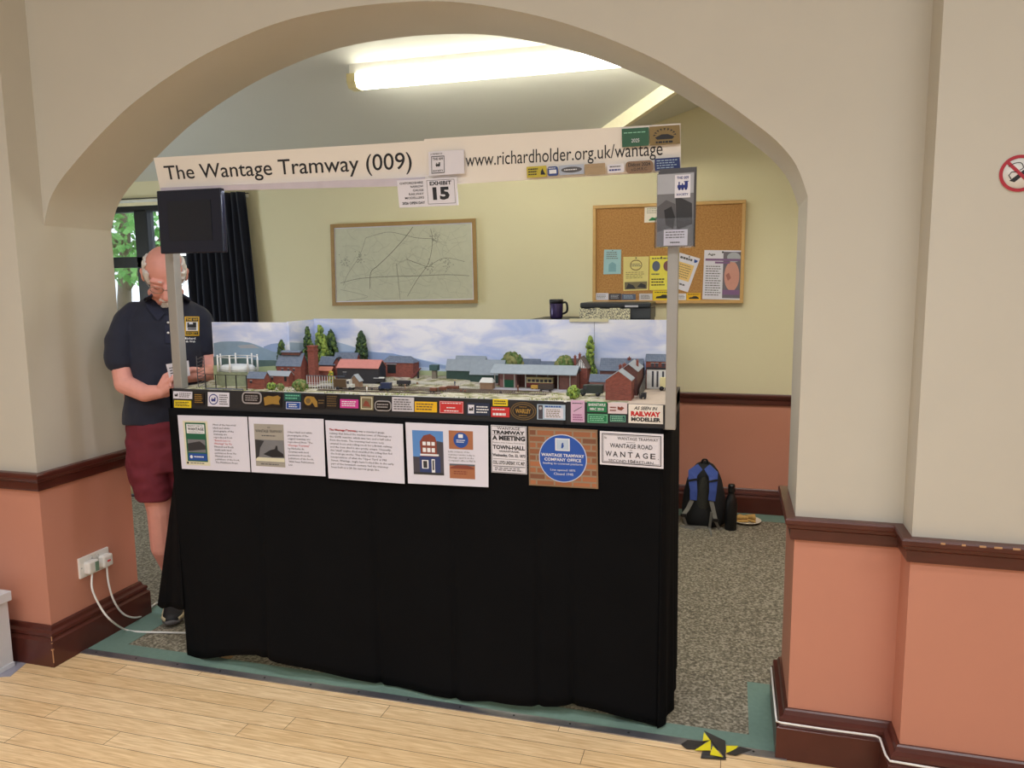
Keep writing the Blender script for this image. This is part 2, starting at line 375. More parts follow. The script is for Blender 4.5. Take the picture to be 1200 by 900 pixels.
# back wall with window opening
WX0, WX1, WZ0, WZ1 = -5.15, -3.93, 1.12, 2.14
mb = MB()
def bw(x0, x1, z0, z1): 
    if z0 < .75 < z1: mb.box((x0, BY, z0), (x1, BY+.2, .75), 'salmon_paint'); mb.box((x0, BY, .75), (x1, BY+.2, z1), 'back_wall_cream')
    else: mb.box((x0, BY, z0), (x1, BY+.2, z1), 'salmon_paint' if z1 <= .75 else 'back_wall_cream')
bw(BX0-.2, WX0, 0, 3.4); bw(WX1, BX1+.2, 0, 3.4); bw(WX0, WX1, 0, WZ0); bw(WX0, WX1, WZ1, 3.4)
struct('wall_back', mb)
mb = MB(); mb.box((BX0-.2, YB, 0), (BX0, BY, .75), 'salmon_paint'); mb.box((BX0-.2, YB, .75), (BX0, BY, 3.4), 'back_wall_cream'); struct('wall_side', mb)
mb = MB(); mb.box((BX1, YB, 0), (BX1+.2, BY, .75), 'salmon_paint'); mb.box((BX1, YB, .75), (BX1+.2, BY, 3.4), 'back_wall_cream'); struct('wall_side_right', mb)
mb = MB(); mb.box((BX0, YB-.02, 0), (-4.6, YB, 3.4), 'back_wall_cream'); struct('wall_return', mb)
# sloping ceilings: plane A falls towards the back wall, plane B rises to the right
SA, SB = .30, .31
XV = -1.10
def zA(y): return 2.325+SA*(BY-y)
def xv(y): return XV+(zA(y)-2.325)/SB
mb = MB(); t = .05
ys = [BY, YB-.3]
pa = [(BX0, BY, zA(BY)), (xv(BY), BY, zA(BY)), (xv(YB), YB, zA(YB)), (BX0, YB, zA(YB))]
mb.add(pa+[(x, y, z+t) for x, y, z in pa], [(0,1,2,3),(7,6,5,4),(0,4,5,1),(1,5,6,2),(2,6,7,3),(3,7,4,0)], 'ceiling_paint')
struct('ceiling', mb)
mb = MB(); xe = BX1; zb = lambda x: 2.325+SB*(x-XV)
pb = [(XV, BY, zb(XV)), (xe, BY, zb(xe)), (xe, YB, zb(xe)), (xv(YB), YB, zb(xv(YB)))]
mb.add(pb+[(x, y, z+t) for x, y, z in pb], [(0,1,2,3),(7,6,5,4),(0,4,5,1),(1,5,6,2),(2,6,7,3),(3,7,4,0)], 'ceiling_paint')
struct('ceiling_slope', mb)
mb = MB()
a = Vector((XV, BY, 2.325)); b = Vector((xv(YB), YB, zA(YB))); d = (b-a).normalized(); sd = Vector((-d.y, d.x, 0)).normalized()
for k in (0,): mb.hexa([a-sd*.0+Vector((0,0,-.075)), a+sd*-.03+Vector((0,0,-.075)), b+sd*-.03+Vector((0,0,-.075)), b+Vector((0,0,-.075)), a+Vector((0,0,.02)), a+sd*-.03+Vector((0,0,.02)), b+sd*-.03+Vector((0,0,.02)), b+Vector((0,0,.02))], 'ceiling_trim')
struct('trim_1', mb)

# mouldings run along a path with mitred corners (path walks with the room on its right)
def moulding(mb, path, prof, m, close=True):
    P = [Vector(p) for p in path]; vs = []; k = len(prof)
    for i, p in enumerate(P):
        d0 = (P[i]-P[i-1]).normalized() if i else (P[1]-P[0]).normalized(); d1 = (P[i+1]-P[i]).normalized() if i < len(P)-1 else d0
        n0 = Vector((d0.y, -d0.x)); n1 = Vector((d1.y, -d1.x)); nn = (n0+n1); nn = nn/(nn.dot(n0)) if nn.length > .1 else n0
        for (o, z) in prof: q = p+nn*o; vs.append((q.x, q.y, z))
    fs = []
    for i in range(len(P)-1):
        for j in range(k): j2 = (j+1) % k; fs.append((i*k+j, i*k+j2, (i+1)*k+j2, (i+1)*k+j))
    fs += [tuple(range(k)), tuple(range(len(P)*k-1, len(P)*k-k-1, -1))]
    mb.add(vs, fs, m)
SK = [(-.005, 0), (.034, 0), (.034, .105), (.026, .112), (.024, .118), (.028, .124), (.026, .135), (.014, .142), (.010, .155), (.006, .160), (-.005, .160)]
RL = [(-.005, .715), (.012, .715), (.014, .722), (.014, .748), (.022, .754), (.026, .764), (.030, .768), (.030, .780), (.026, .786), (-.005, .786)]
pathL = [(-4.6, 2.30), (XL, 2.30), (XL, YB), (-3.6, YB)]
pathR = [(.9, YB), (XR, YB), (XR, YF), (.5, YF), (.5, 2.31), (3.2, 2.31)]
pathB = [(BX0, BY), (BX1, BY)]
for nm, pth in (('left', pathL), ('right', pathR), ('back', pathB)):
    mb = MB(); moulding(mb, pth, SK, 'mahogany')
    if nm == 'left':
        ox, oy = XL+.034, 2.30-.034
        for (z0, z1, w_) in ((.02, .075, .0022), (.072, .078, .006), (.1, .104, .004), (.112, .13, .002)): mb.box((ox-w_, oy-w_*.3, z0), (ox+.0006, oy+w_, z1), 'mahogany_scuff')
    struct('baseboard_'+nm, mb)
    mb = MB(); moulding(mb, pth, RL, 'mahogany')
    if nm == 'right':
        for k in range(5): x = .56+k*.045+random.uniform(0, .02); mb.box((x, 2.2795, .778), (x+random.uniform(.008, .03), 2.282, .783), 'mahogany_scuff')
    struct('trim_rail_'+nm, mb)

# window
root = empty('window_1', (-4.54, BY, WZ0)); tag(root, kind='structure')
mb = MB(); fm = c('window_frame_black', (22, 26, 34), .4)
Y0, Y1 = BY-.01, BY+.07
for (x0, x1, z0, z1) in ((WX0, WX1, WZ1-.045, WZ1), (WX0, WX1, WZ0, WZ0+.05), (WX0, WX0+.05, WZ0, WZ1), (WX1-.05, WX1, WZ0, WZ1), (-4.57, -4.45, WZ0+.04, WZ1-.03), (WX0+.04, WX1-.04, 1.66, 1.745)):
    mb.box((x0, Y0, z0), (x1, Y1, z1), fm)
mb.build('window_frame', root, bevel=.004)
gm = bpy.data.materials.new('pane_glass'); gm.use_nodes = True; nt = gm.node_tree; nt.nodes.clear()
out = nt.nodes.new('ShaderNodeOutputMaterial'); mxs = nt.nodes.new('ShaderNodeMixShader'); tr = nt.nodes.new('ShaderNodeBsdfTransparent'); gl = nt.nodes.new('ShaderNodeBsdfGlossy'); gl.inputs['Roughness'].default_value = .03
lw = nt.nodes.new('ShaderNodeFresnel'); lw.inputs[0].default_value = 1.45
nt.links.new(lw.outputs[0], mxs.inputs[0]); nt.links.new(tr.outputs[0], mxs.inputs[1]); nt.links.new(gl.outputs[0], mxs.inputs[2]); nt.links.new(mxs.outputs[0], out.inputs[0]); MATS['pane_glass'] = gm
for (x0, x1, z0, z1) in ((WX0+.05, -4.57, WZ0+.05, 1.66), (-4.45, WX1-.05, WZ0+.05, 1.66), (WX0+.05, -4.57, 1.745, WZ1-.045), (-4.45, WX1-.05, 1.745, WZ1-.045)):
    MB().box((x0, BY+.03, z0), (x1, BY+.034, z1), 'pane_glass').build('window_pane', root)
mb = MB(); mb.box((WX0-.05, BY-.03, 2.165), (-3.52, BY-.005, 2.185), c('track_white', (226, 226, 220))); mb.box((WX0-.05, BY-.04, 2.19), (-3.5, BY-.03, 2.196), 'black_paint')
mb.box((WX0-.05, BY-.012, 2.14), (WX1, BY, 2.165), 'ceiling_trim')
tag(mb.build('curtain_track'), 'thin white and black curtain track above the black window frame', 'curtain track')

# curtain
mb = MB(); cm = c('navy_curtain', (16, 22, 40), .9, var=.2, scale=8, sheen=.2)
N = 60; vs = []; fs = []
for j in range(13):
    z = 2.2-j*(2.2-.55)/12; wx = 1+.10*j/12*2
    for i in range(N+1):
        t_ = i/N; x = -4.04+t_*.53*(wx-.0)+.0; y = BY-.075-.028*math.sin(t_*math.pi*2*9)*(.6+.4*j/12)-.01*math.sin(t_*23+j*.4)
        vs.append((x, y, z))
for j in range(12):
    for i in range(N): a = j*(N+1)+i; fs.append((a, a+1, a+N+2, a+N+1))
mb.add(vs, fs, cm, True)
o = mb.build('curtain'); sm_ = o.modifiers.new('s', 'SOLIDIFY'); sm_.thickness = .004
tag(o, 'dark navy curtain hanging in folds at the right of the window', 'curtain')

# tree outside the window
def leafcloud(mb, centre, rad, cnt, size, mats_, squash=1.):
    for k in range(cnt):
        while True:
            p = Vector((random.uniform(-1, 1), random.uniform(-1, 1), random.uniform(-1, 1)))
            if p.length < 1: break
        q = Vector(centre)+Vector((p.x*rad[0], p.y*rad[1], p.z*rad[2])); s_ = size*random.uniform(.6, 1.4)
        u = Vector((random.gauss(0, 1), random.gauss(0, 1), random.gauss(0, 1))).normalized(); v = u.cross(Vector((random.gauss(0, 1), random.gauss(0, 1), random.gauss(0, 1)))).normalized()
        mb.add([q-u*s_, q+v*s_*.5, q+u*s_, q-v*s_*.5], [(0, 1, 2, 3)], random.choice(mats_))
root = empty('tree', (-7.9, 8.6, -1), 'green leafy tree outside the window', 'tree')
mb = MB(); l1 = c('tree_leaf_a', (84, 150, 70), .6, var=.3, scale=5); l2 = c('tree_leaf_b', (130, 190, 110), .6, var=.3, scale=5)
for k in range(16): leafcloud(mb, (-8.2+random.uniform(-1.7, 2.1), 8.6+random.uniform(-.5, .5), 1.9+random.uniform(-1.6, 1.5)), (.7, .5, .5), 330, .07, [l1, l2])
mb.build('foliage', root, fix=False)
mb = MB(); mb.tube([(-7.9, 8.6, -1), (-8.0, 8.6, .8), (-7.8, 8.6, 2.6)], [.14, .11, .05], c('bark', (90, 76, 62)), 10)
for k in range(6): mb.tube([(-7.95, 8.6, .8+k*.3), (-7.95+random.uniform(-1.5, 1.5), 8.6, 1.5+k*.35)], [.05, .015], 'bark', 6)
mb.build('trunk', root)
mb = MB(); mb.box((-14, 5.4, -1.1), (2, 14, -1.0), c('lawn', (120, 140, 90), .9)); struct('ground_outside', mb)

# strip light
root = empty('ceiling_light', (-1.15, 3.95, 2.56), 'long fluorescent strip light on the sloping ceiling, with a clear ribbed diffuser', 'ceiling light')
mb = MB(); mb.box((-2.03, 3.915, 2.625), (-.25, 3.985, 2.70), 'plastic_white'); mb.build('housing', root, bevel=.005)
def f_tube(nt, b, tc):
    b.inputs['Base Color'].default_value = (.9, .88, .75, 1); b.inputs['Emission Color'].default_value = (1, .965, .80, 1); b.inputs['Emission Strength'].default_value = 17
node_mat('diffuser_glow', f_tube, .4)
mb = MB(); prof = [(3.90, 2.628), (3.90, 2.592), (3.918, 2.565), (3.982, 2.565), (4.0, 2.592), (4.0, 2.628)]
mb.prismx(prof, -1.985, -.29, 'diffuser_glow'); mb.build('diffuser', root)
mb = MB(); mb.prismx([(3.895, 2.632), (3.895, 2.590), (3.915, 2.560), (3.985, 2.560), (4.005, 2.590), (4.005, 2.632)], -2.035, -1.985, c('diffuser_end', (236, 224, 170), .3)); mb.prismx([(3.895, 2.632), (3.895, 2.590), (3.915, 2.560), (3.985, 2.560), (4.005, 2.590), (4.005, 2.632)], -.29, -.24, 'diffuser_end'); mb.build('end_cap', root)

# ------------------------------------------------------------------ exhibition layout
YL = 2.47; ZG = 1.11
XA, XB = -2.10, -.185
root = empty('model_railway_baseboard', (-1.14, 2.7, 1.02), 'long black-fronted baseboard of a model railway with painted sky backdrop and scenic ground', 'model railway')
mb = MB(); mb.box((XA, YL, 1.03), (-.535, YL+.012, ZG), 'black_paint'); mb.box((-.525, YL-.002, 1.03), (XB, YL+.012, ZG), 'black_paint'); mb.box((-.536, YL+.002, 1.03), (-.524, YL+.012, ZG-.002), c('joint_black', (10, 10, 12)))
mb.box((XA, YL, 1.03), (XA+.012, 2.72, ZG), 'black_paint'); mb.box((XB-.012, YL, 1.03), (XB, 2.93, ZG), 'black_paint'); mb.box((XA, YL+.012, 1.03), (XB, 2.72, 1.04), 'black_paint')
mb.build('fascia', root)
mb = MB(); nx, ny = 190, 40; vs = []; fs = []
def gh(x, y):
    e = min(1, (y-YL)/.02)
    return ZG+.0015*noise.noise((x*25, y*25, 0))*e-.001+rise(x, y)
def ss(t): t = min(1, max(0, t)); return t*t*(3-2*t)
def rise(x, y): return .022*ss((y-2.66)/.22)*ss((-.72-x)/.4)
def isroad(x, y): return x > -.27 and True
mr = c('model_road', (196, 178, 160), .9, var=.1, scale=60); mc = c('model_lane', (190, 184, 174), .9, var=.1, scale=60)
for j in range(ny+1):
    for i in range(nx+1):
        x = XA+.001+(XB-XA-.002)*i/nx; y = YL+.001+(2.925-YL)*j/ny; vs.append(Vector((x, y, gh(x, y))))
G_ = mb; base = len(mb.v); mb.v += vs; kg, kr, kc = mb.mi('model_ground'), mb.mi(mr), mb.mi(mc)
for j in range(ny):
    for i in range(nx):
        x = XA+(XB-XA)*(i+.5)/nx; y = YL+(2.925-YL)*(j+.5)/ny
        if y > 2.72 and x < -1.72: continue
        a = j*(nx+1)+i; mb.f.append([a, a+1, a+nx+2, a+nx+1]); mb.sm.append(True)
        mb.m.append(kr if x > -.33 and (y < 2.92) else (kc if (y < YL+.03+.012*noise.noise((x*6, 0, 0)) and x > -1.68) else kg))
mb.box((XA, YL+.001, 1.06), (-1.725, 2.72, ZG-.006), 'black_paint'); mb.box((-1.73, YL+.001, 1.06), (XB, 2.925, ZG-.006), 'black_paint')
mb.build('scenic_ground', root, fix=False)
# painted backdrop: sky boards and printed hills
ZS = 1.362
mb = MB()
mb.box((-2.08, 2.72, 1.08), (-1.725, 2.728, 1.356), 'printed_sky'); mb.box((-1.727, 2.722, 1.08), (-1.719, 2.93, 1.359), 'printed_sky')
mb.box((-1.722, 2.92, 1.08), (-.512, 2.928, ZS), 'printed_sky'); mb.box((-.510, 2.92, 1.08), (-.229, 2.928, ZS), 'printed_sky')
mb.build('sky_board', root)
h1 = c('hill_blue', (150, 172, 210), .8, var=.1, scale=20); h2 = c('hill_teal', (140, 164, 184), .8, var=.2, scale=25); h3 = c('hill_wood', (92, 114, 112), .8, var=.2, scale=40); h4 = c('hill_field', (176, 188, 146), .8, var=.15, scale=30); h5 = c('hill_pale', (188, 206, 230), .8, var=.08, scale=30)
mb = MB()
def band(pts, Y, zb_, m, e=.001):
    P = [PY(x, y, Y) for x, y in pts]
    for a, b in zip(P, P[1:]): mb.add([(a.x, Y-e, zb_), (b.x, Y-e, zb_), (b.x, Y-e, b.z), (a.x, Y-e, a.z), (a.x, Y, zb_), (b.x, Y, zb_), (b.x, Y, b.z), (a.x, Y, a.z)], [(0,1,2,3),(3,2,6,7),(0,3,7,4),(1,5,6,2)], m)
YS1 = 2.72; YS2 = 2.92
band([(309, 406), (318, 403), (326, 402), (333.5, 401)], YS1, 1.1, h1)
band([(250.5, 402), (258, 400.5), (268, 400), (282, 400), (292, 401.5), (300, 404), (310, 408), (320, 412), (333.5, 414)], YS1, 1.1, h2, .0015)
mb.slab([PY(278, 405, YS1-.002), PY(296, 403.5, YS1-.002), PY(304, 408, YS1-.002), PY(282, 408, YS1-.002)], .0004, c('hill_patch', (168, 172, 178)))
band([(250.5, 418), (270, 417), (302, 422), (318, 422), (333.5, 423)], YS1, 1.1, h3, .003)
band([(250.5, 428), (300, 430), (333.5, 428)], YS1, 1.1, h4, .004)
band([(371.5, 404), (385, 401), (396, 401), (410, 405), (425, 410), (450, 414), (480, 418), (520, 427), (560, 432), (600, 434)], YS2, 1.1, h5, .001)
band([(371.5, 410), (400, 412), (430, 412), (460, 414), (490, 421), (520, 428), (560, 433)], YS2, 1.1, h1, .002)
band([(371.5, 420), (400, 424), (430, 424), (470, 428), (520, 432), (600, 435), (697, 437)], YS2, 1.1, h5, .003)
band([(371.5, 432), (420, 434), (470, 433), (520, 435), (600, 437), (697, 438)], YS2, 1.1, h4, .0035)
P = [PX(333.5, 402, -1.7185), PX(371, 402, -1.7185)]
mb.add([(-1.7185, 2.723, 1.1), (-1.7185, 2.918, 1.1), (-1.7185, 2.918, P[1].z), (-1.7185, 2.723, P[0].z)], [(0, 1, 2, 3)], c('hill_turn', (176, 198, 216)))
mb.build('printed_hills', root, fix=False)
mb = MB(); q = PY(690, 377, 2.918); mb.box((q.x-.075, 2.912, ZS-.008), (q.x+.075, 2.932, ZS+.003), c('clip_beige', (214, 208, 170), .5)); mb.build('joint_clip', root)

# tracks
root = empty('model_track', (-1.2, 2.6, ZG), 'narrow gauge model railway tracks running along the yard on the baseboard', 'model track')
mb = MB(); sl = c('sleeper', (78, 64, 54), .9)
for (x0, y0, x1, y1) in ((-1.6, 2.605, -.62, 2.62), (-1.55, 2.65, -.75, 2.655), (-1.3, 2.70, -.62, 2.675), (-1.5, 2.555, -1.0, 2.56)):
    a = Vector((x0, y0, ZG+.001)); b = Vector((x1, y1, ZG+.001)); L = (b-a).length; d = (b-a)/L; s_ = Vector((-d.y, d.x, 0))
    for g in (-.0045, .0045): mb.tube([a+s_*g+Vector((0, 0, .002)), b+s_*g+Vector((0, 0, .002))], .0007, c('rail_rust', (110, 92, 82), .5, metal=.4), 4)
    for k in range(int(L/.008)):
        p = a+d*k*.008; mb.box((p.x-.0012, p.y-.008, ZG-.001), (p.x+.0012, p.y+.008, ZG+.0015), sl)
mb.build('track', root)

def groundY(px, py):                        # depth at which the scenic ground shows at this height of the picture
    z = ZG
    for k in range(12): p = PZ(px, py, z); z = .5*z+.5*(ZG+rise(p.x, min(p.y, 2.92)))
    return p.y
def gbox(px0, px1, pyb, depth):
    Y = min(groundY((px0+px1)/2, pyb), (2.716 if px0 < 334 else 2.916)-depth); return PY(px0, pyb, Y).x, PY(px1, pyb, Y).x, Y, Y+depth
def house(name, label, px0, px1, pyb, pye, pyr, depth, wall='model_brick', roof='model_slate', axis='x', over=.003, hip=0., chim=(), wins=(), doors=(), Y=None, group=None, cat='model building', roof2=None):
    x0, x1, y0, y1 = gbox(px0, px1, pyb, depth)
    if Y is not None: y0 = Y; y1 = Y+depth; x0 = PY(px0, pye, Y).x; x1 = PY(px1, pye, Y).x
    ze = PY((px0+px1)/2, pye, y0).z; yr = (y0+y1)/2 if axis == 'x' else y0; zr = PY((px0+px1)/2, pyr, yr).z
    root = empty(name, ((x0+x1)/2, (y0+y1)/2, ZG), label, cat, group)
    mb = MB(); xm = (x0+x1)/2
    if axis == 'x':
        if hip: mb.box((x0, y0, ZG-.002), (x1, y1, ze), wall)
        else: mb.prismx([(y0, ZG-.002), (y1, ZG-.002), (y1, ze), (yr, zr-.001), (y0, ze)], x0, x1, wall)
    else: mb.prism([(x0, ZG-.002), (x1, ZG-.002), (x1, ze), (xm, zr-.001), (x0, ze)], y0, y1, wall)
    mb.build('wall', root)
    mb = MB(); t = .002; sl_ = (zr-ze)/max(.001, (yr-y0) if axis == 'x' else (x1-xm))
    if axis == 'x':
        e = over; zl = ze-sl_*e
        if hip:
            mb.add([(x0-e, y0-e, zl), (x1+e, y0-e, zl), (x1+e, y1+e, zl), (x0-e, y1+e, zl), (x0+hip, yr, zr), (x1-hip, yr, zr)], [(0,1,5,4),(1,2,5),(2,3,4,5),(3,0,4),(3,2,1,0)], roof)
        else:
            mb.prismx([(y0-e, zl), (yr, zr), (y1+e, zl), (y1+e, zl+t), (yr, zr+t), (y0-e, zl+t)], x0-e, x1+e, roof)
    else:
        e = over; zl = ze-sl_*e
        mb.prism([(x0-e, zl), (xm, zr), (x1+e, zl), (x1+e, zl+t), (xm, zr+t), (x0-e, zl+t)], y0-e, y1+e, roof)
    mb.build('roof', root)
    for (cx, cz0, cz1, w_) in chim:
        yc = yr if axis == 'x' else (y0+y1)/2; p = PY(cx, cz1, yc); zb_ = PY(cx, cz0, yc).z
        mb = MB(); mb.box((p.x-w_/2, yc-w_/2, zb_), (p.x+w_/2, yc+w_/2, p.z-.003), 'model_brick'); mb.box((p.x-w_/2-.001, yc-w_/2-.001, p.z-.003), (p.x+w_/2+.001, yc+w_/2+.001, p.z-.001), 'model_brick'); mb.tube([(p.x, yc, p.z-.001), (p.x, yc, p.z+.004)], .002, c('pot', (150, 90, 70)), 8)
        mb.build('chimney', root)
    for (nm, items, mm) in (('window', wins, c('model_window', (60, 60, 70), .3)), ('door', doors, c('model_door', (24, 28, 32), .6))):
        for (a0, b0, a1, b1) in items:
            p = PY(a0, b0, y0); q = PY(a1, b1, y0); mb = MB(); mb.box((p.x, y0-.001, q.z), (q.x, y0+.002, p.z), mm)
            if nm == 'window': mb.box((p.x-.001, y0-.0008, p.z), (q.x+.001, y0+.001, p.z+.001), 'plastic_white')
            mb.build(nm, root)
    return root, (x0, x1, y0, y1, ze, zr, yr)
c('model_slate_pale', (160, 166, 172), .8, var=.1, scale=60); c('model_tin_red', (198, 128, 118), .7, var=.15, scale=70); c('model_tin_green', (146, 156, 164), .7, var=.15, scale=60)
c('model_green_wood', (50, 72, 66), .8, var=.2, scale=60); c('model_dark_wood', (52, 50, 54), .8, var=.2, scale=60); c('model_tan', (150, 120, 96), .8, var=.2, scale=60); c('roof_tile_brown', (112, 98, 92), .8, var=.2, scale=90); c('tin_orange', (206, 130, 104), .7)

house('model_shed', 'small red brick model shed with grey roof, nearest the gasholder', 289.5, 309, 454.5, 443, 436, .04, Y=2.545, wins=((293, 446, 295.5, 449),))
house('model_workshop', 'low red brick model workshop with shallow grey roof right of the small shed', 312, 338, 447, 440, 435, .035, Y=2.615, wall='model_brick', roof='model_slate_pale', wins=((318, 442, 320, 445),), doors=((333, 441, 336, 447),))
r_, b_ = house('model_works', 'tall brick model gasworks building with raised roof vent beside the chimney stack', 324, 352, 446, 428, 414, .055, Y=2.655, wins=((330, 432, 332, 435), (337, 432, 339, 435), (343.5, 432, 345.5, 435)))
mb = MB(); x0, x1, y0, y1, ze, zr, yr = b_; mb.box((x0+.015, yr-.012, zr-.006), (x1-.012, yr+.012, zr+.006), 'model_brick_dark'); mb.prismx([(yr-.016, zr+.005), (yr, zr+.012), (yr+.016, zr+.005), (yr, zr+.009)], x0+.012, x1-.009, 'model_slate'); mb.build('roof_vent', r_)
# chimney stack
p = PY(368, 447, 2.70); q = PY(368, 405, p.y); mb = MB()
for (z0, z1, w_) in ((ZG-.002, ZG+.035, .018), (ZG+.035, ZG+.038, .020), (ZG+.038, q.z-.02, .0145), (q.z-.02, q.z-.017, .017), (q.z-.017, q.z-.004, .014), (q.z-.004, q.z, .017)): mb.box((p.x-w_, p.y-w_, z0), (p.x+w_, p.y+w_, z1), 'model_brick')
tag(mb.build('model_chimney_stack'), 'tall square red brick model chimney stack beside the gasworks', 'model chimney')
house('model_cottage', 'brick model cottage with dark blue slate roof and gable just behind the chimney stack', 374, 392, 441, 427, 418, .05, Y=2.80, wall='model_brick_dark')
house('model_cottage', 'brick model cottage with steep slate roof between two cypress trees', 391, 417, 441, 423, 413.5, .045, Y=2.84, wall='model_brick')
mb = MB(); q0 = PY(392, 424, 2.775); 
r_, _ = house('model_gable', 'narrow brick model house end with dark barge boards behind the red roofed shed', 391, 399, 441, 426, 419.5, .03, Y=2.80, wall='model_brick', roof='model_dark_wood', axis='y')
house('model_lean_to', 'tiny orange tin roofed model lean-to at the foot of the cottages', 373, 388, 440, 434, 430, .03, Y=2.76, wall='model_brick', roof='tin_orange')
r_, b_ = house('model_engine_shed', 'long dark wooden model engine shed with a faded red tin roof and open end', 395, 443, 445, 431, 421.5, .07, Y=2.735, wall='model_dark_wood', roof='model_tin_red', wins=((402, 436, 406, 440),))
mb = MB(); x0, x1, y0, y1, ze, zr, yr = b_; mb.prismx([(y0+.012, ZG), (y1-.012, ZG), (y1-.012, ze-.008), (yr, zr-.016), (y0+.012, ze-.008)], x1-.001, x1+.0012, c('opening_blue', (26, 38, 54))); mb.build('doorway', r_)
r_, b_ = house('model_goods_shed', 'red brick model goods shed with hipped slate roof and wide black doorway', 447, 484, 438, 424.5, 417, .06, Y=2.85, hip=.022, doors=((454, 427.5, 464, 437.5),))
mb = MB(); x0, x1, y0, y1, ze, zr, yr = b_; p = PY(453, 426, y0); q = PY(465, 427, y0); mb.box((p.x, y0-.006, q.z), (q.x, y0, p.z), 'model_slate_pale'); mb.build('canopy', r_)
r_, _ = house('model_hut', 'small grey roofed model hut beside the brown lorry', 410, 421, 454, 446.5, 439.5, .03, wall='model_tan', roof='model_slate_pale', axis='y')
house('model_train_shed', 'green boarded model train shed with pale grey-green roof, left of the yard sheds', 523, 554, 447.5, 433, 421.5, .04, Y=2.845, wall='model_green_wood', roof='model_tin_green')
house('model_ridge_shed', 'raised grey roof of a model shed standing behind the green train shed', 534, 568, 441, 424, 417.5, .026, Y=2.888, wall='model_dark_wood', roof='model_tin_green')
house('model_train_shed', 'green boarded model train shed lower and wider, next to the long station roof', 551, 589, 446, 438, 422, .06, Y=2.825, wall='model_green_wood', roof='model_tin_green')
mb = MB(); p = PZ(549, 451, ZG); q = PZ(578, 451, ZG); mb.box((p.x, 2.80, ZG-.001), (q.x+.03, 2.822, ZG+.009), c('platform_pink', (176, 150, 146), .9)); tag(mb.build('model_wall'), 'low pinkish model loading platform in front of the green train sheds', 'model platform')
# tram station
Y0 = 2.73; root = empty('model_station', (-.75, 2.77, ZG), 'long open-fronted model tram station with grey roof on slim posts', 'model building')
xa = PY(579, 455, Y0).x; xb = PY(675, 455, Y0).x; ze = PY(620, 438.5, Y0).z; zr = PY(620, 428, Y0+.05).z
mb = MB(); mb.box((xa-.005, Y0+.07, ZG-.002), (xb, Y0+.075, ze), 'model_brick_dark'); mb.box((PY(655, 455, Y0).x, Y0+.004, ZG-.002), (xb, Y0+.075, ze), 'model_brick_dark'); mb.box((PY(583, 455, Y0).x, Y0+.03, ZG-.002), (PY(603, 455, Y0).x, Y0+.075, ze-.003), c('model_pink_brick', (150, 108, 104), .8)); mb.build('wall', root)
mb = MB(); mb.prismx([(Y0-.012, ze), (Y0+.045, zr), (Y0+.09, ze), (Y0+.09, ze+.003), (Y0+.045, zr+.003), (Y0-.012, ze+.003)], xa-.012, xb+.004, 'model_tin_green'); mb.prismx([(Y0+.004, ze), (Y0+.045, zr), (Y0+.085, ze)], xb-.004, xb-.001, 'model_dark_wood'); mb.build('roof', root)
for px in (580, 590.5, 603, 616, 654, 668): x = PY(px, 450, Y0).x; MB().box((x-.0015, Y0-.002, ZG-.001), (x+.0015, Y0+.001, ze+.002), c('post_grey', (170, 168, 160))).build('post', root)
for px in (629, 642): x = PY(px, 450, Y0).x; MB().box((x-.001, Y0-.002, ze-.010), (x+.001, Y0+.001, ze+.002), 'post_grey').build('bracket', root)
mb = MB(); p = PY(591, 445, Y0+.028); q = PY(602, 454, Y0+.028); mb.box((p.x, Y0+.026, ZG), (q.x, Y0+.03, p.z), c('green_door', (22, 92, 62))); mb.build('door', root)
mb = MB(); p = PZ(560, 456, ZG); mb.box((xa-.03, Y0-.035, ZG-.001), (xb+.015, Y0+.02, ZG+.004), c('platform_grey', (190, 186, 190), .9)); tag(mb.build('model_platform'), 'flat grey model platform strip along the foot of the tram station', 'model platform')
# tramcar
def vehicle_base(mb, x0, x1, y0, y1, z, wm='black_paint', r=.0032, cnt=2):
    for k in range(cnt):
        x = x0+(x1-x0)*(.2+.6*k/(cnt-1))
        for y in (y0, y1-.001): mb.tube([(x, y, z+r), (x, y+.001, z+r)], r, wm, 12)
Yt = 2.765; xa = PY(617, 450, Yt).x; xb = PY(648, 450, Yt).x; zt = PY(630, 442.5, Yt).z
root = empty('model_tramcar', ((xa+xb)/2, Yt, ZG), 'cream and maroon model tramcar with six dark windows under the station roof', 'model tram')
mb = MB(); mb.box((xa, Yt, ZG+.006), (xb, Yt+.022, ZG+(zt-ZG)*.52), c('tram_maroon', (120, 52, 50))); mb.box((xa, Yt, ZG+(zt-ZG)*.52), (xb, Yt+.022, zt-.002), c('tram_cream', (214, 200, 150))); mb.build('body', root)
MB().box((xa-.002, Yt-.001, zt-.002), (xb+.002, Yt+.023, zt+.001), 'tram_cream').build('roof', root)
for k in range(6): x = xa+(xb-xa)*(.05+k*.157); MB().box((x, Yt-.0008, ZG+(zt-ZG)*.60), (x+(xb-xa)*.11, Yt+.001, zt-.007), 'model_window').build('window', root)
mb = MB(); vehicle_base(mb, xa, xb, Yt, Yt+.022, ZG, cnt=4); mb.build('wheels', root)
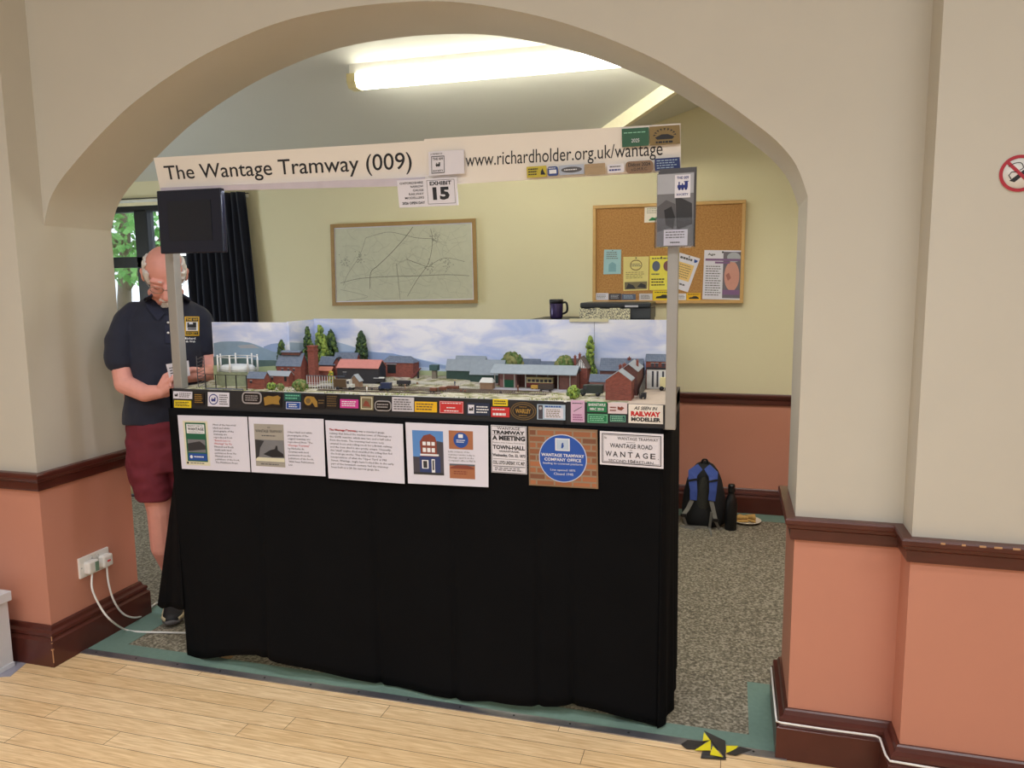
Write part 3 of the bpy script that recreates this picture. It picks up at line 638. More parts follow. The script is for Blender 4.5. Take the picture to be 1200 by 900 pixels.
def wagon(name, label, px0, px1, pyb, pyt, body, w_=.022, cover=None, cat='model wagon', cab=False, group=None):
    Y = min(groundY((px0+px1)/2, pyb), 2.88); xa = PY(px0, pyb, Y).x; xb = PY(px1, pyb, Y).x; zt = PY((px0+px1)/2, pyt, Y).z; ZG = 1.11+rise((xa+xb)/2, Y)
    root = empty(name, ((xa+xb)/2, Y, ZG), label, cat, group); hh = zt-ZG
    mb = MB()
    if cab:                                     # motor vehicle: cab and bonnet at its left end, body behind
        L = xb-xa; s_ = cab; fx = (lambda t: xa+L*t) if s_ > 0 else (lambda t: xb-L*t)
        def bx_(t0, t1, z0, z1, m_): a_, c_ = sorted((fx(t0), fx(t1))); mb.box((a_, Y, ZG+hh*z0), (c_, Y+w_, ZG+hh*z1), m_)
        bx_(.3, 1, .25, .98, body); bx_(0, .3, .25, .55, cover or body); bx_(.14, .32, .5, .95, cover or body)
        mb.build('body', root, bevel=.0008)
        mb = MB(); a_, c_ = sorted((fx(.17), fx(.29))); mb.box((a_, Y-.0006, ZG+hh*.6), (c_, Y+w_+.0006, ZG+hh*.85), 'model_window'); mb.build('window', root)
        for t_ in (.12, .78):
            for y in (Y-.001, Y+w_-.001): MB().tube([(fx(t_), y, ZG+hh*.17), (fx(t_), y+.002, ZG+hh*.17)], hh*.17, 'black_paint', 14).build('wheel', root)
    else:
        mb.box((xa, Y, ZG+hh*.32), (xb, Y+w_, zt-.001), body)
        for k in range(int((xb-xa)/.004)): mb.box((xa+k*.004, Y-.0003, ZG+hh*.34), (xa+k*.004+.0004, Y, zt-.001), 'black_paint')
        if cover: mb.prismx([(Y-.001, zt-.002), (Y+w_/2, zt+.003), (Y+w_+.001, zt-.002)], xa-.001, xb+.001, cover)
        mb.build('body', root, bevel=.0006)
        mb = MB(); vehicle_base(mb, xa, xb, Y-.001, Y+w_+.001, ZG, r=hh*.18 if hh*.18 > .002 else .002); mb.build('wheels', root)
    return root
c('wag_yellow', (206, 160, 70)); c('wag_brown', (72, 60, 54)); c('wag_rust', (120, 70, 50)); c('lorry_brown', (86, 66, 44)); c('car_navy', (44, 54, 86), .35); c('lorry_green', (44, 52, 48), .5); c('van_cream', (226, 214, 160)); c('canvas_pale', (206, 204, 196))
wagon('model_wagon', 'yellow loaded model wagon in front of the tram station', 622, 630, 457.5, 451.5, 'wag_yellow')
wagon('model_wagon', 'dark brown planked model wagon coupled behind the yellow wagon', 630.5, 648, 459, 450.5, 'wag_brown')
wagon('model_wagon', 'small rust brown model tub wagon nearest the yard edge', 503.5, 510, 460, 454.5, 'wag_rust')
wagon('model_wagon', 'small rust brown model tub wagon, second along the yard edge', 514, 521, 459, 453.5, 'wag_rust')
wagon('model_wagon', 'long low brown model timber wagon in the open yard', 523, 536, 457, 452.5, 'wag_rust')
wagon('model_wagon', 'dark open model wagon parked left of the water tower', 465, 479, 452.5, 446, 'model_dark_wood')
wagon('model_lorry', 'brown model lorry with pale roof by the small grey hut', 391, 413, 457.5, 444.5, 'lorry_brown', cover='canvas_pale', cab=-1, cat='model lorry')
wagon('model_car', 'dark blue vintage model car at the front edge of the yard', 443.5, 457, 458, 448.5, 'car_navy', cab=1, cat='model car')
wagon('model_cart', 'dark model cart with white canopy in front of the engine shed', 438, 449, 450, 443, 'model_dark_wood', cover='canvas_pale', cat='model cart')
wagon('model_lorry', 'dark green covered model lorry left of the brick gable house', 679.5, 706, 464.5, 451, 'lorry_green', cab=1, cat='model lorry', w_=.03)
wagon('model_van', 'cream and white model van on the street by the inn', 773, 783, 458, 442.5, 'van_cream', cover='canvas_pale', cab=-1, cat='model van')
wagon('model_car', 'small black vintage model car seen on the street beside the terrace', 750.5, 757, 467.5, 460.5, 'black_paint', cab=1, cat='model car', w_=.02)
# kiosk
r_, b_ = house('model_kiosk', 'tiny brick model kiosk with pale flat roof at the front of the yard', 562.5, 577, 457, 447.5, 442.5, .03, wall='model_tan', roof='canvas_pale', hip=.004)
# water tower
p = PY(509.5, 447, 2.84); zt = PY(509.5, 427.5, p.y).z; root = empty('model_water_tower', (p.x, p.y, ZG), 'green model water tank raised on a brick pillar beside the sidings', 'model water tower')
MB().box((p.x-.009, p.y-.009, ZG-.001), (p.x+.009, p.y+.009, zt-.022), c('pillar_grey', (128, 118, 104))).build('pillar', root)
MB().box((p.x-.017, p.y-.014, zt-.022), (p.x+.017, p.y+.014, zt), c('tank_green', (64, 92, 92))).build('tank', root, bevel=.001)
# conveyor
p = PY(482, 439, 2.84); q = PY(493, 431, 2.84); mb = MB(); mb.hexa([(p.x, 2.83, ZG+.01), (q.x, 2.83, q.z-.004), (q.x, 2.845, q.z-.004), (p.x, 2.845, ZG+.01), (p.x, 2.83, ZG+.026), (q.x, 2.83, q.z), (q.x, 2.845, q.z), (p.x, 2.845, ZG+.026)], c('conveyor_red', (120, 60, 58))); mb.box((q.x-.012, 2.832, ZG-.001), (q.x-.009, 2.843, q.z-.007), 'black_paint')
tag(mb.build('model_conveyor'), 'dark red model loading ramp rising beside the goods shed', 'model ramp')
# gasholder
p = PZ(279, 449, ZG); Y = 2.65; xa = PY(256, 447, Y).x; xb = PY(303, 447, Y).x; cx, R = (xa+xb)/2, (xb-xa)/2*.98; cy = Y; RY = .062
root = empty('model_gasholder', (cx, cy, ZG), 'round white model gasholder with open lattice guide frame at the left end', 'model gasholder')
zt = PY(279, 437, cy-RY).z; ztop = PY(279, 417, cy).z
MB().loft([((cx, cy, z_), (R*.97, 0, 0), (0, RY, 0)) for z_ in (ZG-.001, zt)], c('tank_stone', (140, 146, 118), .9, var=.3, scale=80), 28, False).build('tank', root)
MB().loft([((cx, cy, zt+z_), (R*r_, 0, 0), (0, RY*r_, 0)) for r_, z_ in ((.8, 0), (.8, .018), (.7, .024), (.3, .028), (.01, .029))], c('holder_white', (222, 224, 222), .5), 28).build('bell', root)
for k in range(7):
    a = 2*math.pi*k/7+.3; x, y = cx+R*.93*math.cos(a), cy+RY*.93*math.sin(a); mb = MB(); mb.tube([(x, y, zt), (x, y, ztop)], [.0045, .003], 'plastic_white', 8); mb.ball((x, y, ztop+.003), .004, 'plastic_white', 8, 6); mb.build('column', root)
mb = MB()
for k in range(7):
    a = 2*math.pi*k/7+.3; b = 2*math.pi*(k+1)/7+.3; p0 = Vector((cx+R*.93*math.cos(a), cy+RY*.93*math.sin(a), 0)); p1 = Vector((cx+R*.93*math.cos(b), cy+RY*.93*math.sin(b), 0))
    mb.tube([p0+Vector((0, 0, ztop-.003)), p1+Vector((0, 0, ztop-.003))], .0015, 'plastic_white', 6)
    for z in (zt+.004, zt+.010): mb.tube([p0+Vector((0, 0, z)), p1+Vector((0, 0, z))], .001, 'plastic_white', 6)
mb.build('girder', root)
mb = MB(); Yp = 2.50; xa = PY(241, 449, Yp).x; xb = PY(289, 449, Yp).x; zt = PY(260, 439, Yp).z
for k in range(5): x = xa+(xb-xa)*k/4; mb.box((x-.0015, Yp-.0015, ZG-.001), (x+.0015, Yp+.0015, zt), 'black_paint')
mb.box((xa, Yp-.001, zt-.002), (xb, Yp+.001, zt), 'black_paint'); mb.box((xa, Yp-.004, ZG), (xb-.02, Yp+.006, ZG+.004), c('bridge_grey', (110, 112, 122)))
tag(mb.build('model_fence'), 'black model railing along the front edge before the gasholder', 'model fence')
mb = MB(); xa = PY(232, 448, 2.54).x; xb = PY(240.5, 448, 2.54).x; zt = PY(236, 417.5, 2.54).z
for x in (xa, xb): mb.box((x-.0012, 2.539, ZG-.001), (x+.0012, 2.5415, zt), 'ink_grey')
for k in range(9):
    z = ZG+(zt-ZG)*k/9; mb.tube([(xa, 2.54, z), (xb, 2.54, z+(zt-ZG)/9)], .0011, 'ink_grey', 5); mb.box((xa, 2.5395, z), (xb, 2.5405, z+.001), 'black_paint')
tag(mb.build('model_lattice_tower'), 'dark grey model lattice tower by the hands of the seated operator'.replace('seated ', ''), 'model tower')
# cattle pens
mb = MB(); Yp = 2.60; xa = PY(360, 450, Yp).x; xb = PY(393, 450, Yp).x; zt = PY(375, 440, Yp).z
mb.box((xa, Yp-.001, zt-.0025), (xb+.04, Yp+.002, zt), c('girder_blue', (84, 92, 108)))
for k in range(12): x = xa+(xb-xa)*k/11; mb.box((x-.001, Yp-.001, ZG-.001), (x+.001, Yp+.001, zt), c('pen_white', (206, 206, 210)))
for z in (.008, .014, .02): mb.box((xa, Yp-.0005, ZG+z), (xb, Yp+.0005, ZG+z+.0012), 'pen_white')
tag(mb.build('model_pens'), 'white model cattle pens with a blue-grey rail in front of the brown lorry', 'model pens')
for (pxs, pxe, py, lb) in ((496, 520, 441, 'thin rail fence on the model behind the water tower'), (460, 500, 447, 'pale stacked model timber along the middle sidings')):
    mb = MB(); Yp = groundY(pxs, py+2); xa = PY(pxs, py, Yp).x; xb = PY(pxe, py, Yp).x
    for k in range(9): x = xa+(xb-xa)*k/8; mb.box((x-.0008, Yp, ZG-.001), (x+.0008, Yp+.0015, ZG+.010), 'model_tan')
    for z in (.004, .009): mb.box((xa, Yp, ZG+z), (xb, Yp+.001, ZG+z+.001), 'canvas_pale')
    tag(mb.build('model_fence'), lb, 'model fence')
# right hand town
r_, b_ = house('model_timber_house', 'half-timbered model house with brown tiled roof and tall chimneys beside the poplar', 673, 688, 452, 431, 419, .07, wall='model_brick', roof='roof_tile_brown', axis='y', Y=2.81, chim=((674, 428, 417, .008), (679.5, 422, 414.5, .008)))
x0, x1, y0, y1, ze, zr, yr = b_; mb = MB(); xm = (x0+x1)/2; mb.prism([(x0+.002, ze-.001), (x1-.002, ze-.001), (xm, zr-.004)], y0-.0012, y0, 'plastic_white')
for k in range(5):
    t_ = .15+.17*k; xx = x0+(x1-x0)*t_; zt = ze+(zr-ze)*(1-abs(2*t_-1))-.004; mb.box((xx-.0008, y0-.002, ze-.001), (xx+.0008, y0-.001, zt), 'black_paint')
mb.tube([(x0+.005, y0-.0018, ze), (xm, y0-.0018, zr-.01), (x1-.005, y0-.0018, ze)], .0008, 'black_paint', 5); mb.build('half_timbering', r_)
house('model_long_roof', 'low model wing with brown tiled roof behind the station beside the half-timbered house', 655, 676, 446, 428, 420.5, .04, Y=2.87, wall='model_brick', roof='roof_tile_brown')
house('model_slate_house', 'large model house with bright blue-grey slate roof and red chimneys, behind the terrace', 703, 752, 445, 434, 420.5, .07, Y=2.845, wall='model_brick_dark', roof='model_slate', chim=((737.5, 425, 419, .012),))
house('model_low_shed', 'low model outbuilding with blue-grey roof left of the brick gable house', 691, 716, 452, 447, 439, .05, Y=2.76, wall='model_pink_brick', roof='model_slate')
r_, b_ = house('model_gable_house', 'tall plain brick gable end model house at the front edge', 709.5, 739.5, 469, 446, 435, .085, wall='model_brick', roof='model_slate_pale', axis='y', over=.002)
house('model_terrace', 'brown brick model terrace with red chimneys behind the gable house', 726, 747, 458, 435, 427, .17, Y=2.665, wall='model_brick_dark', roof='model_slate_pale', axis='y', chim=((727, 438, 427.5, .01), (732, 434, 426, .013), (747, 436, 422, .008)))
mb = MB(); p = PY(749, 458, 2.60); q = PY(756, 447, 2.86); mb.hexa([(p.x, 2.60, ZG-.001), (p.x+.002, 2.60, ZG-.001), (q.x+.002, 2.86, ZG-.001), (q.x, 2.86, ZG-.001), (p.x, 2.60, ZG+.03), (p.x+.002, 2.60, ZG+.03), (q.x+.002, 2.86, ZG+.05), (q.x, 2.86, ZG+.05)], c('hoarding', (84, 84, 84), var=.3, scale=60)); tag(mb.build('model_hoarding'), 'grey model hoarding fence running back along the street', 'model fence')
r_, b_ = house('model_inn', 'model inn with white ground floor and red brick upper storey, end of the street', 757, 786, 443, 423, 415.5, .05, Y=2.865, wall='model_brick', roof='model_slate', wins=((763, 425.5, 766.5, 430), (768, 425.5, 771.5, 430), (775.5, 425.5, 779, 430), (780, 425.5, 783, 430)))
x0, x1, y0, y1, ze, zr, yr = b_; z1_ = PY(770, 433, y0).z; mb = MB(); mb.box((x0+.004, y0-.003, ZG-.001), (x1, y0, z1_), 'plastic_white'); mb.build('painted_front', r_)
mb = MB(); mb.box((x0+.002, y0-.005, z1_), (x1, y0, z1_+.008), 'model_dark_wood'); mb.build('sign_board', r_)
for px in (764, 769.5, 776, 782): x = PY(px, 440, y0).x; MB().box((x, y0-.004, ZG+.006), (x+.007, y0-.0028, z1_-.006), 'model_window').build('window', r_)
# trees of the model
def mtree(px, pyb, pyt, Y, wpx, leaf, label, kind='cypress', cat='model tree'):
    b = PY(px, pyb, Y); t = PY(px, pyt, Y); b.z = ZG; hh = t.z-b.z; wd = wpx*.0036*.5
    root = empty('model_tree' if kind != 'bush' else 'model_bush', b, label, cat)
    mb = MB(); k = 0
    for i in range(int(260 if kind != 'bush' else 110)):
        f = random.random()
        if kind == 'cypress': rr_ = wd*(min(1, f*5+.45))*(1-f**2.2)**.6; zc = b.z+hh*(.05+.93*f)
        elif kind == 'poplar': rr_ = wd*(.75+.25*math.sin(f*9))*(1-f**3); zc = b.z+hh*(.06+.92*f)
        else: rr_ = wd*math.sqrt(max(.05, 1-(2*f-1)**2)); zc = b.z+hh*(.1+.85*f)
        a = random.uniform(0, 6.283); r0 = rr_*random.uniform(.55, 1); s_ = max(.0028, wd*.24)*random.uniform(.7, 1.2)
        mb.ball((b.x+r0*math.cos(a), b.y+r0*.7*math.sin(a), zc), (s_, s_, s_*1.25), random.choice(leaf), 5, 4, jit=.3)
    mb.build('foliage', root, fix=False)
    MB().tube([(b.x, b.y, ZG-.002), (b.x, b.y, ZG+hh*.5)], [.0025, .0012], c('model_bark', (74, 60, 48)), 6).build('trunk', root)
D_, Mi, Li, Ol = ['leaf_dark', 'leaf_dark', 'leaf_mid'], ['leaf_mid', 'leaf_olive'], ['leaf_light', 'leaf_light', 'leaf_mid'], ['leaf_olive', 'leaf_mid']
mtree(331.5, 440, 399.5, 2.69, 14, D_, 'small dark green model tree behind the gasworks roof')
mtree(362.5, 440, 383, 2.79, 14, D_, 'tall dark model cypress just left of the chimney stack')
mtree(377.5, 440, 381.5, 2.86, 18, Li, 'tall yellow-green model cypress right of the chimney stack')
mtree(389.5, 440, 387.5, 2.895, 18, D_, 'dark model cypress right of the yellow-green one')
mtree(425, 440, 388.5, 2.895, 17, D_, 'dark model cypress standing alone behind the red roofed shed')
mtree(691.5, 448, 394, 2.89, 15, Li, 'pale green model poplar by the joint of the backdrop', 'poplar')
mtree(600, 448, 415, 2.90, 27, Ol, 'bushy olive model tree rising behind the station roof', 'round')
mtree(661, 448, 418, 2.855, 22, Ol, 'autumn green model tree in front of the half-timbered house', 'round')
mtree(672, 464, 452.5, 2.55, 12, Li, 'light green model bush beside the dark green lorry', 'bush', 'model bush')
mtree(352, 456, 446, 2.52, 15, Ol, 'olive model bush at the front edge left of the cattle pens', 'bush', 'model bush')
mtree(318, 453, 449, 2.53, 10, Li, 'low light green model bush right of the small brick shed', 'bush', 'model bush')
mtree(388, 441, 434, 2.72, 7, [c('bush_gold', (216, 176, 60)), 'leaf_light'], 'golden yellow model bush by the cottage wall', 'bush', 'model bush')
mtree(329, 455, 450, 2.52, 8, Mi, 'low mid green model bush next to the olive bush', 'bush', 'model bush')
house('model_far_roof', 'distant blue-grey model roof behind the station, left one of two', 608, 632, 440, 428, 421, .024, Y=2.89, wall='model_brick_dark', roof='model_slate')
house('model_far_roof', 'distant blue-grey model roof behind the station, lower right one of two', 632, 652, 440, 429, 424, .024, Y=2.89, wall='model_brick_dark', roof='model_slate')

# grass and yard clutter
mb = MB(); random.seed(21)
for k in range(1500):
    x = random.uniform(-2.08, -.45); y = random.choice((random.uniform(2.485, 2.53), random.uniform(2.485, 2.82)))
    if x < -1.72 and y > 2.70: continue
    if noise.noise((x*9, y*14, 3)) < .02: continue
    if y > 2.69 and x > -1.15: continue
    z = 1.1095+rise(x, y); h_ = random.uniform(.002, .006); a_ = random.uniform(0, 3.14); dx, dy = .0025*math.cos(a_), .0025*math.sin(a_)
    mb.add([(x-dx, y-dy, z), (x+dx, y+dy, z), (x+random.uniform(-.002, .002), y, z+h_)], [(0, 1, 2)], random.choice(['leaf_light', 'leaf_olive', 'leaf_mid', c('straw', (206, 196, 140), .9)]))
tag(mb.build('model_grass', fix=False), 'scattered tufts of model grass growing over the yard ground', 'model grass', kind='stuff')
for k, (px, py, m_, lb) in enumerate(((540, 459, 'wag_rust', 'brown model barrel at the left of the front barrel pair'), (545, 459.5, 'wag_rust', 'brown model barrel at the right of the front barrel pair'), (587, 461, 'model_dark_wood', 'dark model barrel left of the tram station front'), (489, 450, 'model_tan', 'tan model barrel near the loading ramp'), (436, 457, 'model_dark_wood', 'dark model barrel left of the blue car'))):
    Y = groundY(px, py); p = PY(px, py, Y); mb = MB(); mb.lathe([(.0035, 0), (.0042, .004), (.0035, .008)], (p.x, Y, 1.11+rise(p.x, Y)-.0005), m_, 12); tag(mb.build('model_barrel'), lb, 'model barrel', 'small barrels about the model yard')
for k, (px, py, cl, lb) in enumerate(((533, 452, 'car_navy', 'tiny blue-coated model figure in front of the train sheds'), (607, 459, 'wag_rust', 'tiny brown-coated model figure on the station platform'), (430, 459, 'plastic_white', 'tiny white-shirted model figure between lorry and blue car'), (475, 457, 'model_tan', 'tiny tan model figure beside the sidings'))):
    Y = groundY(px, py); p = PY(px, py, Y); z = 1.11+rise(p.x, Y); root = empty('model_figure', (p.x, Y, z), lb, 'model figure')
    mb = MB(); mb.lathe([(.002, 0), (.0022, .007), (.003, .011), (.0028, .017), (.001, .019)], (p.x, Y, z-.0005), cl, 10); mb.build('coat', root); mb = MB(); mb.ball((p.x, Y, z+.0205), .0022, c('fig_skin', (220, 170, 140)), 8, 6); mb.build('head', root)
for k, (xa_, ya_, xb_, yb_, lb) in enumerate(((-1.28, 2.75, -1.0, 2.74, 'long pale model paling fence across the middle of the yard'), (-1.5, 2.78, -1.3, 2.79, 'short pale model paling fence by the goods shed'), (-1.0, 2.70, -.86, 2.70, 'pale model fence in front of the green train sheds'))):
    mb = MB(); n_ = int((xb_-xa_)/.007)
    for i in range(n_+1): x = xa_+(xb_-xa_)*i/n_; y = ya_+(yb_-ya_)*i/n_; z = 1.108+rise(x, y); mb.box((x-.0012, y, z), (x+.0012, y+.001, z+.012), 'canvas_pale')
    for z_ in (.004, .009): mb.tube([(xa_, ya_+.001, 1.11+rise(xa_, ya_)+z_), (xb_, yb_+.001, 1.11+rise(xb_, yb_)+z_)], .0006, 'canvas_pale', 4)
    tag(mb.build('model_fence'), lb, 'model fence')
# ------------------------------------------------------------------ drape
hem = [(-2.116, .004), (-2.046, .006), (-1.893, .05), (-1.754, .08), (-1.655, .063), (-1.455, .037), (-1.237, .012), (-1.057, .011), (-.889, .012), (-.80, .03), (-.561, .036), (-.518, .046), (-.418, .04), (-.30, .02), (-.215, .006)]
def lerp_tab(T, x):
    if x <= T[0][0]: return T[0][1]
    for a, b in zip(T, T[1:]):
        if x <= b[0]: return a[1]+(b[1]-a[1])*(x-a[0])/(b[0]-a[0])
    return T[-1][1]
mb = MB(); K = 260; J = 26; vs = []; fs = []
seams = [-1.70, -1.24, -.93, -.62, -.50]
for j in range(J+1):
    f = j/J
    for i in range(K+1):
        t_ = i/K; x = -2.105+t_*(1.895); hz = lerp_tab(hem, -2.116+t_*1.90)
        z = 1.034*(1-f)+hz*f
        y = YL-.003-.012*f-.018*f*math.sin(x*7+.6)-.010*f**.7*(.5+.5*math.sin(x*19+2))*(1 if x > -1.9 else .4)
        for s_ in seams: y += .012*f**.5*math.exp(-((x-s_)/.012)**2)
        if x < -2.0: y += .02*f*(-2.0-x)/.1
        vs.append((x-(.012*f if x < -2.05 else 0), y, z))
for j in range(J):
    for i in range(K): a = j*(K+1)+i; fs.append((a, a+1, a+K+2, a+K+1))
root = empty('table_drape', (-1.14, 2.6, 0), 'floor-length black cloth drape around the front and sides of the model railway', 'drape')
mb.add(vs, fs, 'black_cloth', True); o = mb.build('front_panel', root, fix=False); m_ = o.modifiers.new('s', 'SOLIDIFY'); m_.thickness = .003
mb = MB(); vs = []; fs = []; K2 = 50      # right side, folding back
for j in range(J+1):
    f = j/J
    for i in range(K2+1):
        t_ = i/K2; y = YL-.003-.012*f+t_*(.46); x = -.21+.022*min(1, t_*6)+.010*f*math.sin(t_*26)+.012*f*min(1, t_*5)-.02*f*max(0, t_-.5)
        z = 1.034*(1-f)+(.008+.10*max(0, t_-.35))*f; vs.append((x, y, z))
for j in range(J):
    for i in range(K2): a = j*(K2+1)+i; fs.append((a, a+1, a+K2+2, a+K2+1))
mb.add(vs, fs, 'black_cloth', True); o = mb.build('right_panel', root, fix=False); m_ = o.modifiers.new('s', 'SOLIDIFY'); m_.thickness = .003
mb = MB(); vs = []; fs = []               # left side, swinging out at its foot
for j in range(J+1):
    f = j/J
    for i in range(K2+1):
        t_ = i/K2; a = Vector((-2.105+.0*f, YL+.004, 0)); b = Vector((-2.12-.20*f, YL+.10, 0)); p = a.lerp(b, min(1, t_/.4)) if t_ < .4 else b.lerp(Vector((-2.10-.02*f, 2.74, 0)), (t_-.4)/.6)
        p = p+Vector((.010*f*math.sin(t_*24), -.010*f*math.sin(t_*24), 0)); vs.append((p.x, p.y, 1.034*(1-f)+(.21-.05*min(1, t_/.35))*f))
for j in range(J):
    for i in range(K2): a = j*(K2+1)+i; fs.append((a, a+1, a+K2+2, a+K2+1))
mb.add(vs, fs, 'black_cloth', True); o = mb.build('left_panel', root, fix=False); m_ = o.modifiers.new('s', 'SOLIDIFY'); m_.thickness = .003
# trestles behind the cloth carry the board
root = empty('trestle', (-1.14, 2.65, 0), 'plain timber trestle frame hidden inside the black drape', 'trestle')
for x in (-1.95, -1.14, -.35):
    for y in (2.53, 2.68): MB().box((x-.02, y-.02, 0), (x+.02, y+.02, 1.03), c('pine', (190, 156, 110))).build('leg', root)
MB().box((-2.0, 2.51, .98), (-.3, 2.53, 1.03), 'pine').build('rail', root)

# ------------------------------------------------------------------ papers on the drape
YP = 2.4535
def sheet(q, Y=YP, m='paper', t=.0012, curl=0., rnd=0):
    s = Sheet(quadY(*q, Y), t, curl); s.board(m) if not rnd else s.rboard(m, rnd); return s
GP = 'printed sheets pinned in a row on the drape'
gr = c('print_green', (28, 96, 70)); bl = c('print_blue', (34, 78, 160)); pg = c('photo_grey', (120, 120, 124)); pd = c('photo_dark', (50, 50, 54)); cr = c('print_cream', (222, 216, 190)); tn = c('print_taupe', (164, 158, 148))
s = sheet(((208, 486.5), (289.5, 488.5), (294, 553), (214, 549)), curl=.004)
s.rect(.07, .1, .43, .92, cr, 'picture'); s.rect(.10, .13, .40, .85, gr, 'picture', .0006); s.rect(.12, .16, .38, .33, 'ink_white', 'picture', .0008)
s.text('BRANCH LINE TO', .14, .175, .36, .205, 'ink', .01, h=.001).text('WANTAGE', .135, .22, .37, .275, 'ink', .03, h=.001).text('THE WANTAGE TRAMWAY', .14, .29, .365, .315, 'ink', .0, h=.001)
s.rect(.12, .44, .38, .68, pg, 'picture', .0008); s.poly([(.12, .52), (.3, .47), (.38, .55), (.38, .62), (.12, .66)], pd, 'picture', .001); s.rect(.12, .7, .39, .83, bl, 'picture', .0008); s.disc(.16, .765, .03, 'ink_white', 'picture', .001); s.bars(.2, .74, .37, .79, 1, 'ink_white', h=.001)
s.disc(.1, .88, .022, 'ink', 'picture', .0006); s.bars(.14, .865, .36, .9, 1, 'ink_grey', h=.0008)
s.lines(['Most of the historical', 'black and white', 'photographs of the', 'tramway are', 'reproduced from', '"Branch Line to', 'Wantage" by Vic', 'Mitchell and Keith', 'Smith with kind', 'permission from Vic', 'Mitchell and the', 'publishers of the book,', 'The Middleton Press.'], .51, .13, .86, .0575, red=(5, 6))
s.done('printed_sheet', 'white printed sheet with a green and blue book cover, leftmost on the drape', 'poster', GP)
s = sheet(((291, 488.5), (379, 491), (382, 558), (295.5, 553)), curl=.004)
s.rect(.07, .12, .47, .88, tn, 'picture'); s.rect(.075, .4, .465, .8, pg, 'picture', .0006); s.poly([(.075, .4), (.2, .42), (.14, .55), (.12, .7), (.075, .75)], pd, 'picture', .0008); s.poly([(.18, .66), (.28, .58), (.34, .56), (.355, .50), (.375, .50), (.38, .58), (.45, .64), (.46, .7), (.3, .71)], 'ink', 'picture', .0008); s.rect(.075, .72, .465, .79, cr, 'picture', .0007)
s.text('THE', .25, .17, .29, .195, h=.0008).text('WANTAGE TRAMWAY', .09, .22, .45, .27, 'ink', .0, h=.0008); s.bars(.17, .31, .4, .35, 1, 'ink_grey'); s.bars(.14, .82, .42, .86, 1, 'ink_grey')
s.lines(['Other black and white', 'photographs of the', 'original tramway are', 'reproduced from "The', 'Wantage Tramway"', 'by Nicholas de', 'Courtais with kind', 'permission from the', 'publishers of the book,', 'Wild Swan Publications', 'Ltd.'], .52, .22, .86, .058, red=(4,))
s.done('printed_sheet', 'white printed sheet with a grey book cover showing a locomotive, second in the row', 'poster', GP)
s = sheet(((381, 492.5), (472, 497), (475, 566.5), (386, 560)), curl=.006)
C_ = ['The Wantage Tramway was a standard gauge', 'railway that linked the market town of Wantage to', 'the GWR mainline which was two and a half miles', 'from the town. The tramway had some very', 'unusual locos and rolling stock for a British railway,', 'and the train shed is also pretty unique. Unusually,', "the 'small' engine shed straddled the siding that fed", 'the local gas works. This little layout is my', "interpretation of what the 'Upper Yard' at Mill", 'Street, Wantage, might have looked like in the early', 'part of the twentieth century, had the tramway', 'been built as a 2ft 3in narrow gauge line.']
s.lines(C_, .05, .13, .87, .058)
s.text('The Wantage Tramway', .05, .135, .40, .178, 'ink_red', .015, h=.0012)
s.done('printed_sheet', 'white sheet filled with a block of text only, third in the row on the drape', 'poster', GP)
s = sheet(((475, 495), (572, 499), (573, 570.5), (479, 566)), curl=.006)
s.rect(.08, .12, .46, .84, c('photo_sky', (90, 140, 206)), 'picture'); br_ = c('photo_brickwork', (134, 66, 52)); 
s.poly([(.19, .82), (.17, .3), (.22, .2), (.30, .17), (.36, .22), (.38, .3), (.38, .82)], br_, 'picture', .0006); s.poly([(.38, .28), (.46, .3), (.46, .82), (.38, .82)], c('photo_shade', (70, 66, 76)), 'picture', .0006); s.rect(.08, .55, .17, .82, 'photo_shade', 'picture', .0006)
s.rect(.17, .5, .4, .53, 'ink_white', 'picture', .0008); s.rect(.16, .54, .42, .8, c('shop_blue', (44, 60, 112)), 'picture', .0007); s.rect(.19, .6, .27, .74, 'ink_white', 'picture', .0009); s.rect(.205, .615, .255, .73, pd, 'picture', .001); s.rect(.31, .58, .35, .8, 'ink_white', 'picture', .0009); s.rect(.32, .6, .34, .76, pd, 'picture', .001)
for k in range(3): s.rect(.205+k*.055, .3, .245+k*.055, .36, 'ink_white', 'picture', .0008); s.rect(.205+k*.055, .4, .245+k*.055, .47, 'ink_white', 'picture', .0008)
s.rect(.08, .8, .46, .84, pd, 'picture', .001)
s.rect(.53, .1, .82, .4, c('photo_brick_red', (170, 108, 74)), 'picture'); s.disc(.675, .25, .125, bl, 'picture', .0006); s.rect(.645, .155, .7, .215, 'ink_white', 'picture', .0008); s.bars(.62, .24, .73, .3, 2, 'ink_white')
s.lines(['Little evidence of the', 'tramway remains today in', 'Wantage, apart from the', "Company's office in Mill St."], .52, .42, .85, .048); s.rect(.53, .64, .84, .88, 'photo_brick_red', 'picture'); s.rect(.53, .64, .84, .67, c('photo_roof', (90, 96, 108)), 'picture', .0006); s.poly([(.54, .7), (.62, .66), (.75, .66), (.83, .7), (.83, .72), (.54, .72)], br_, 'picture', .0007); s.bars(.58, .75, .78, .82, 2, br_)
s.done('printed_sheet', 'white sheet with photographs of a brick shop and a small blue plaque', 'poster', GP)
s = sheet(((575, 498), (617, 500), (617.5, 556), (576, 553.5)), m='laminate')
s.border(.012, .008, 'ink')
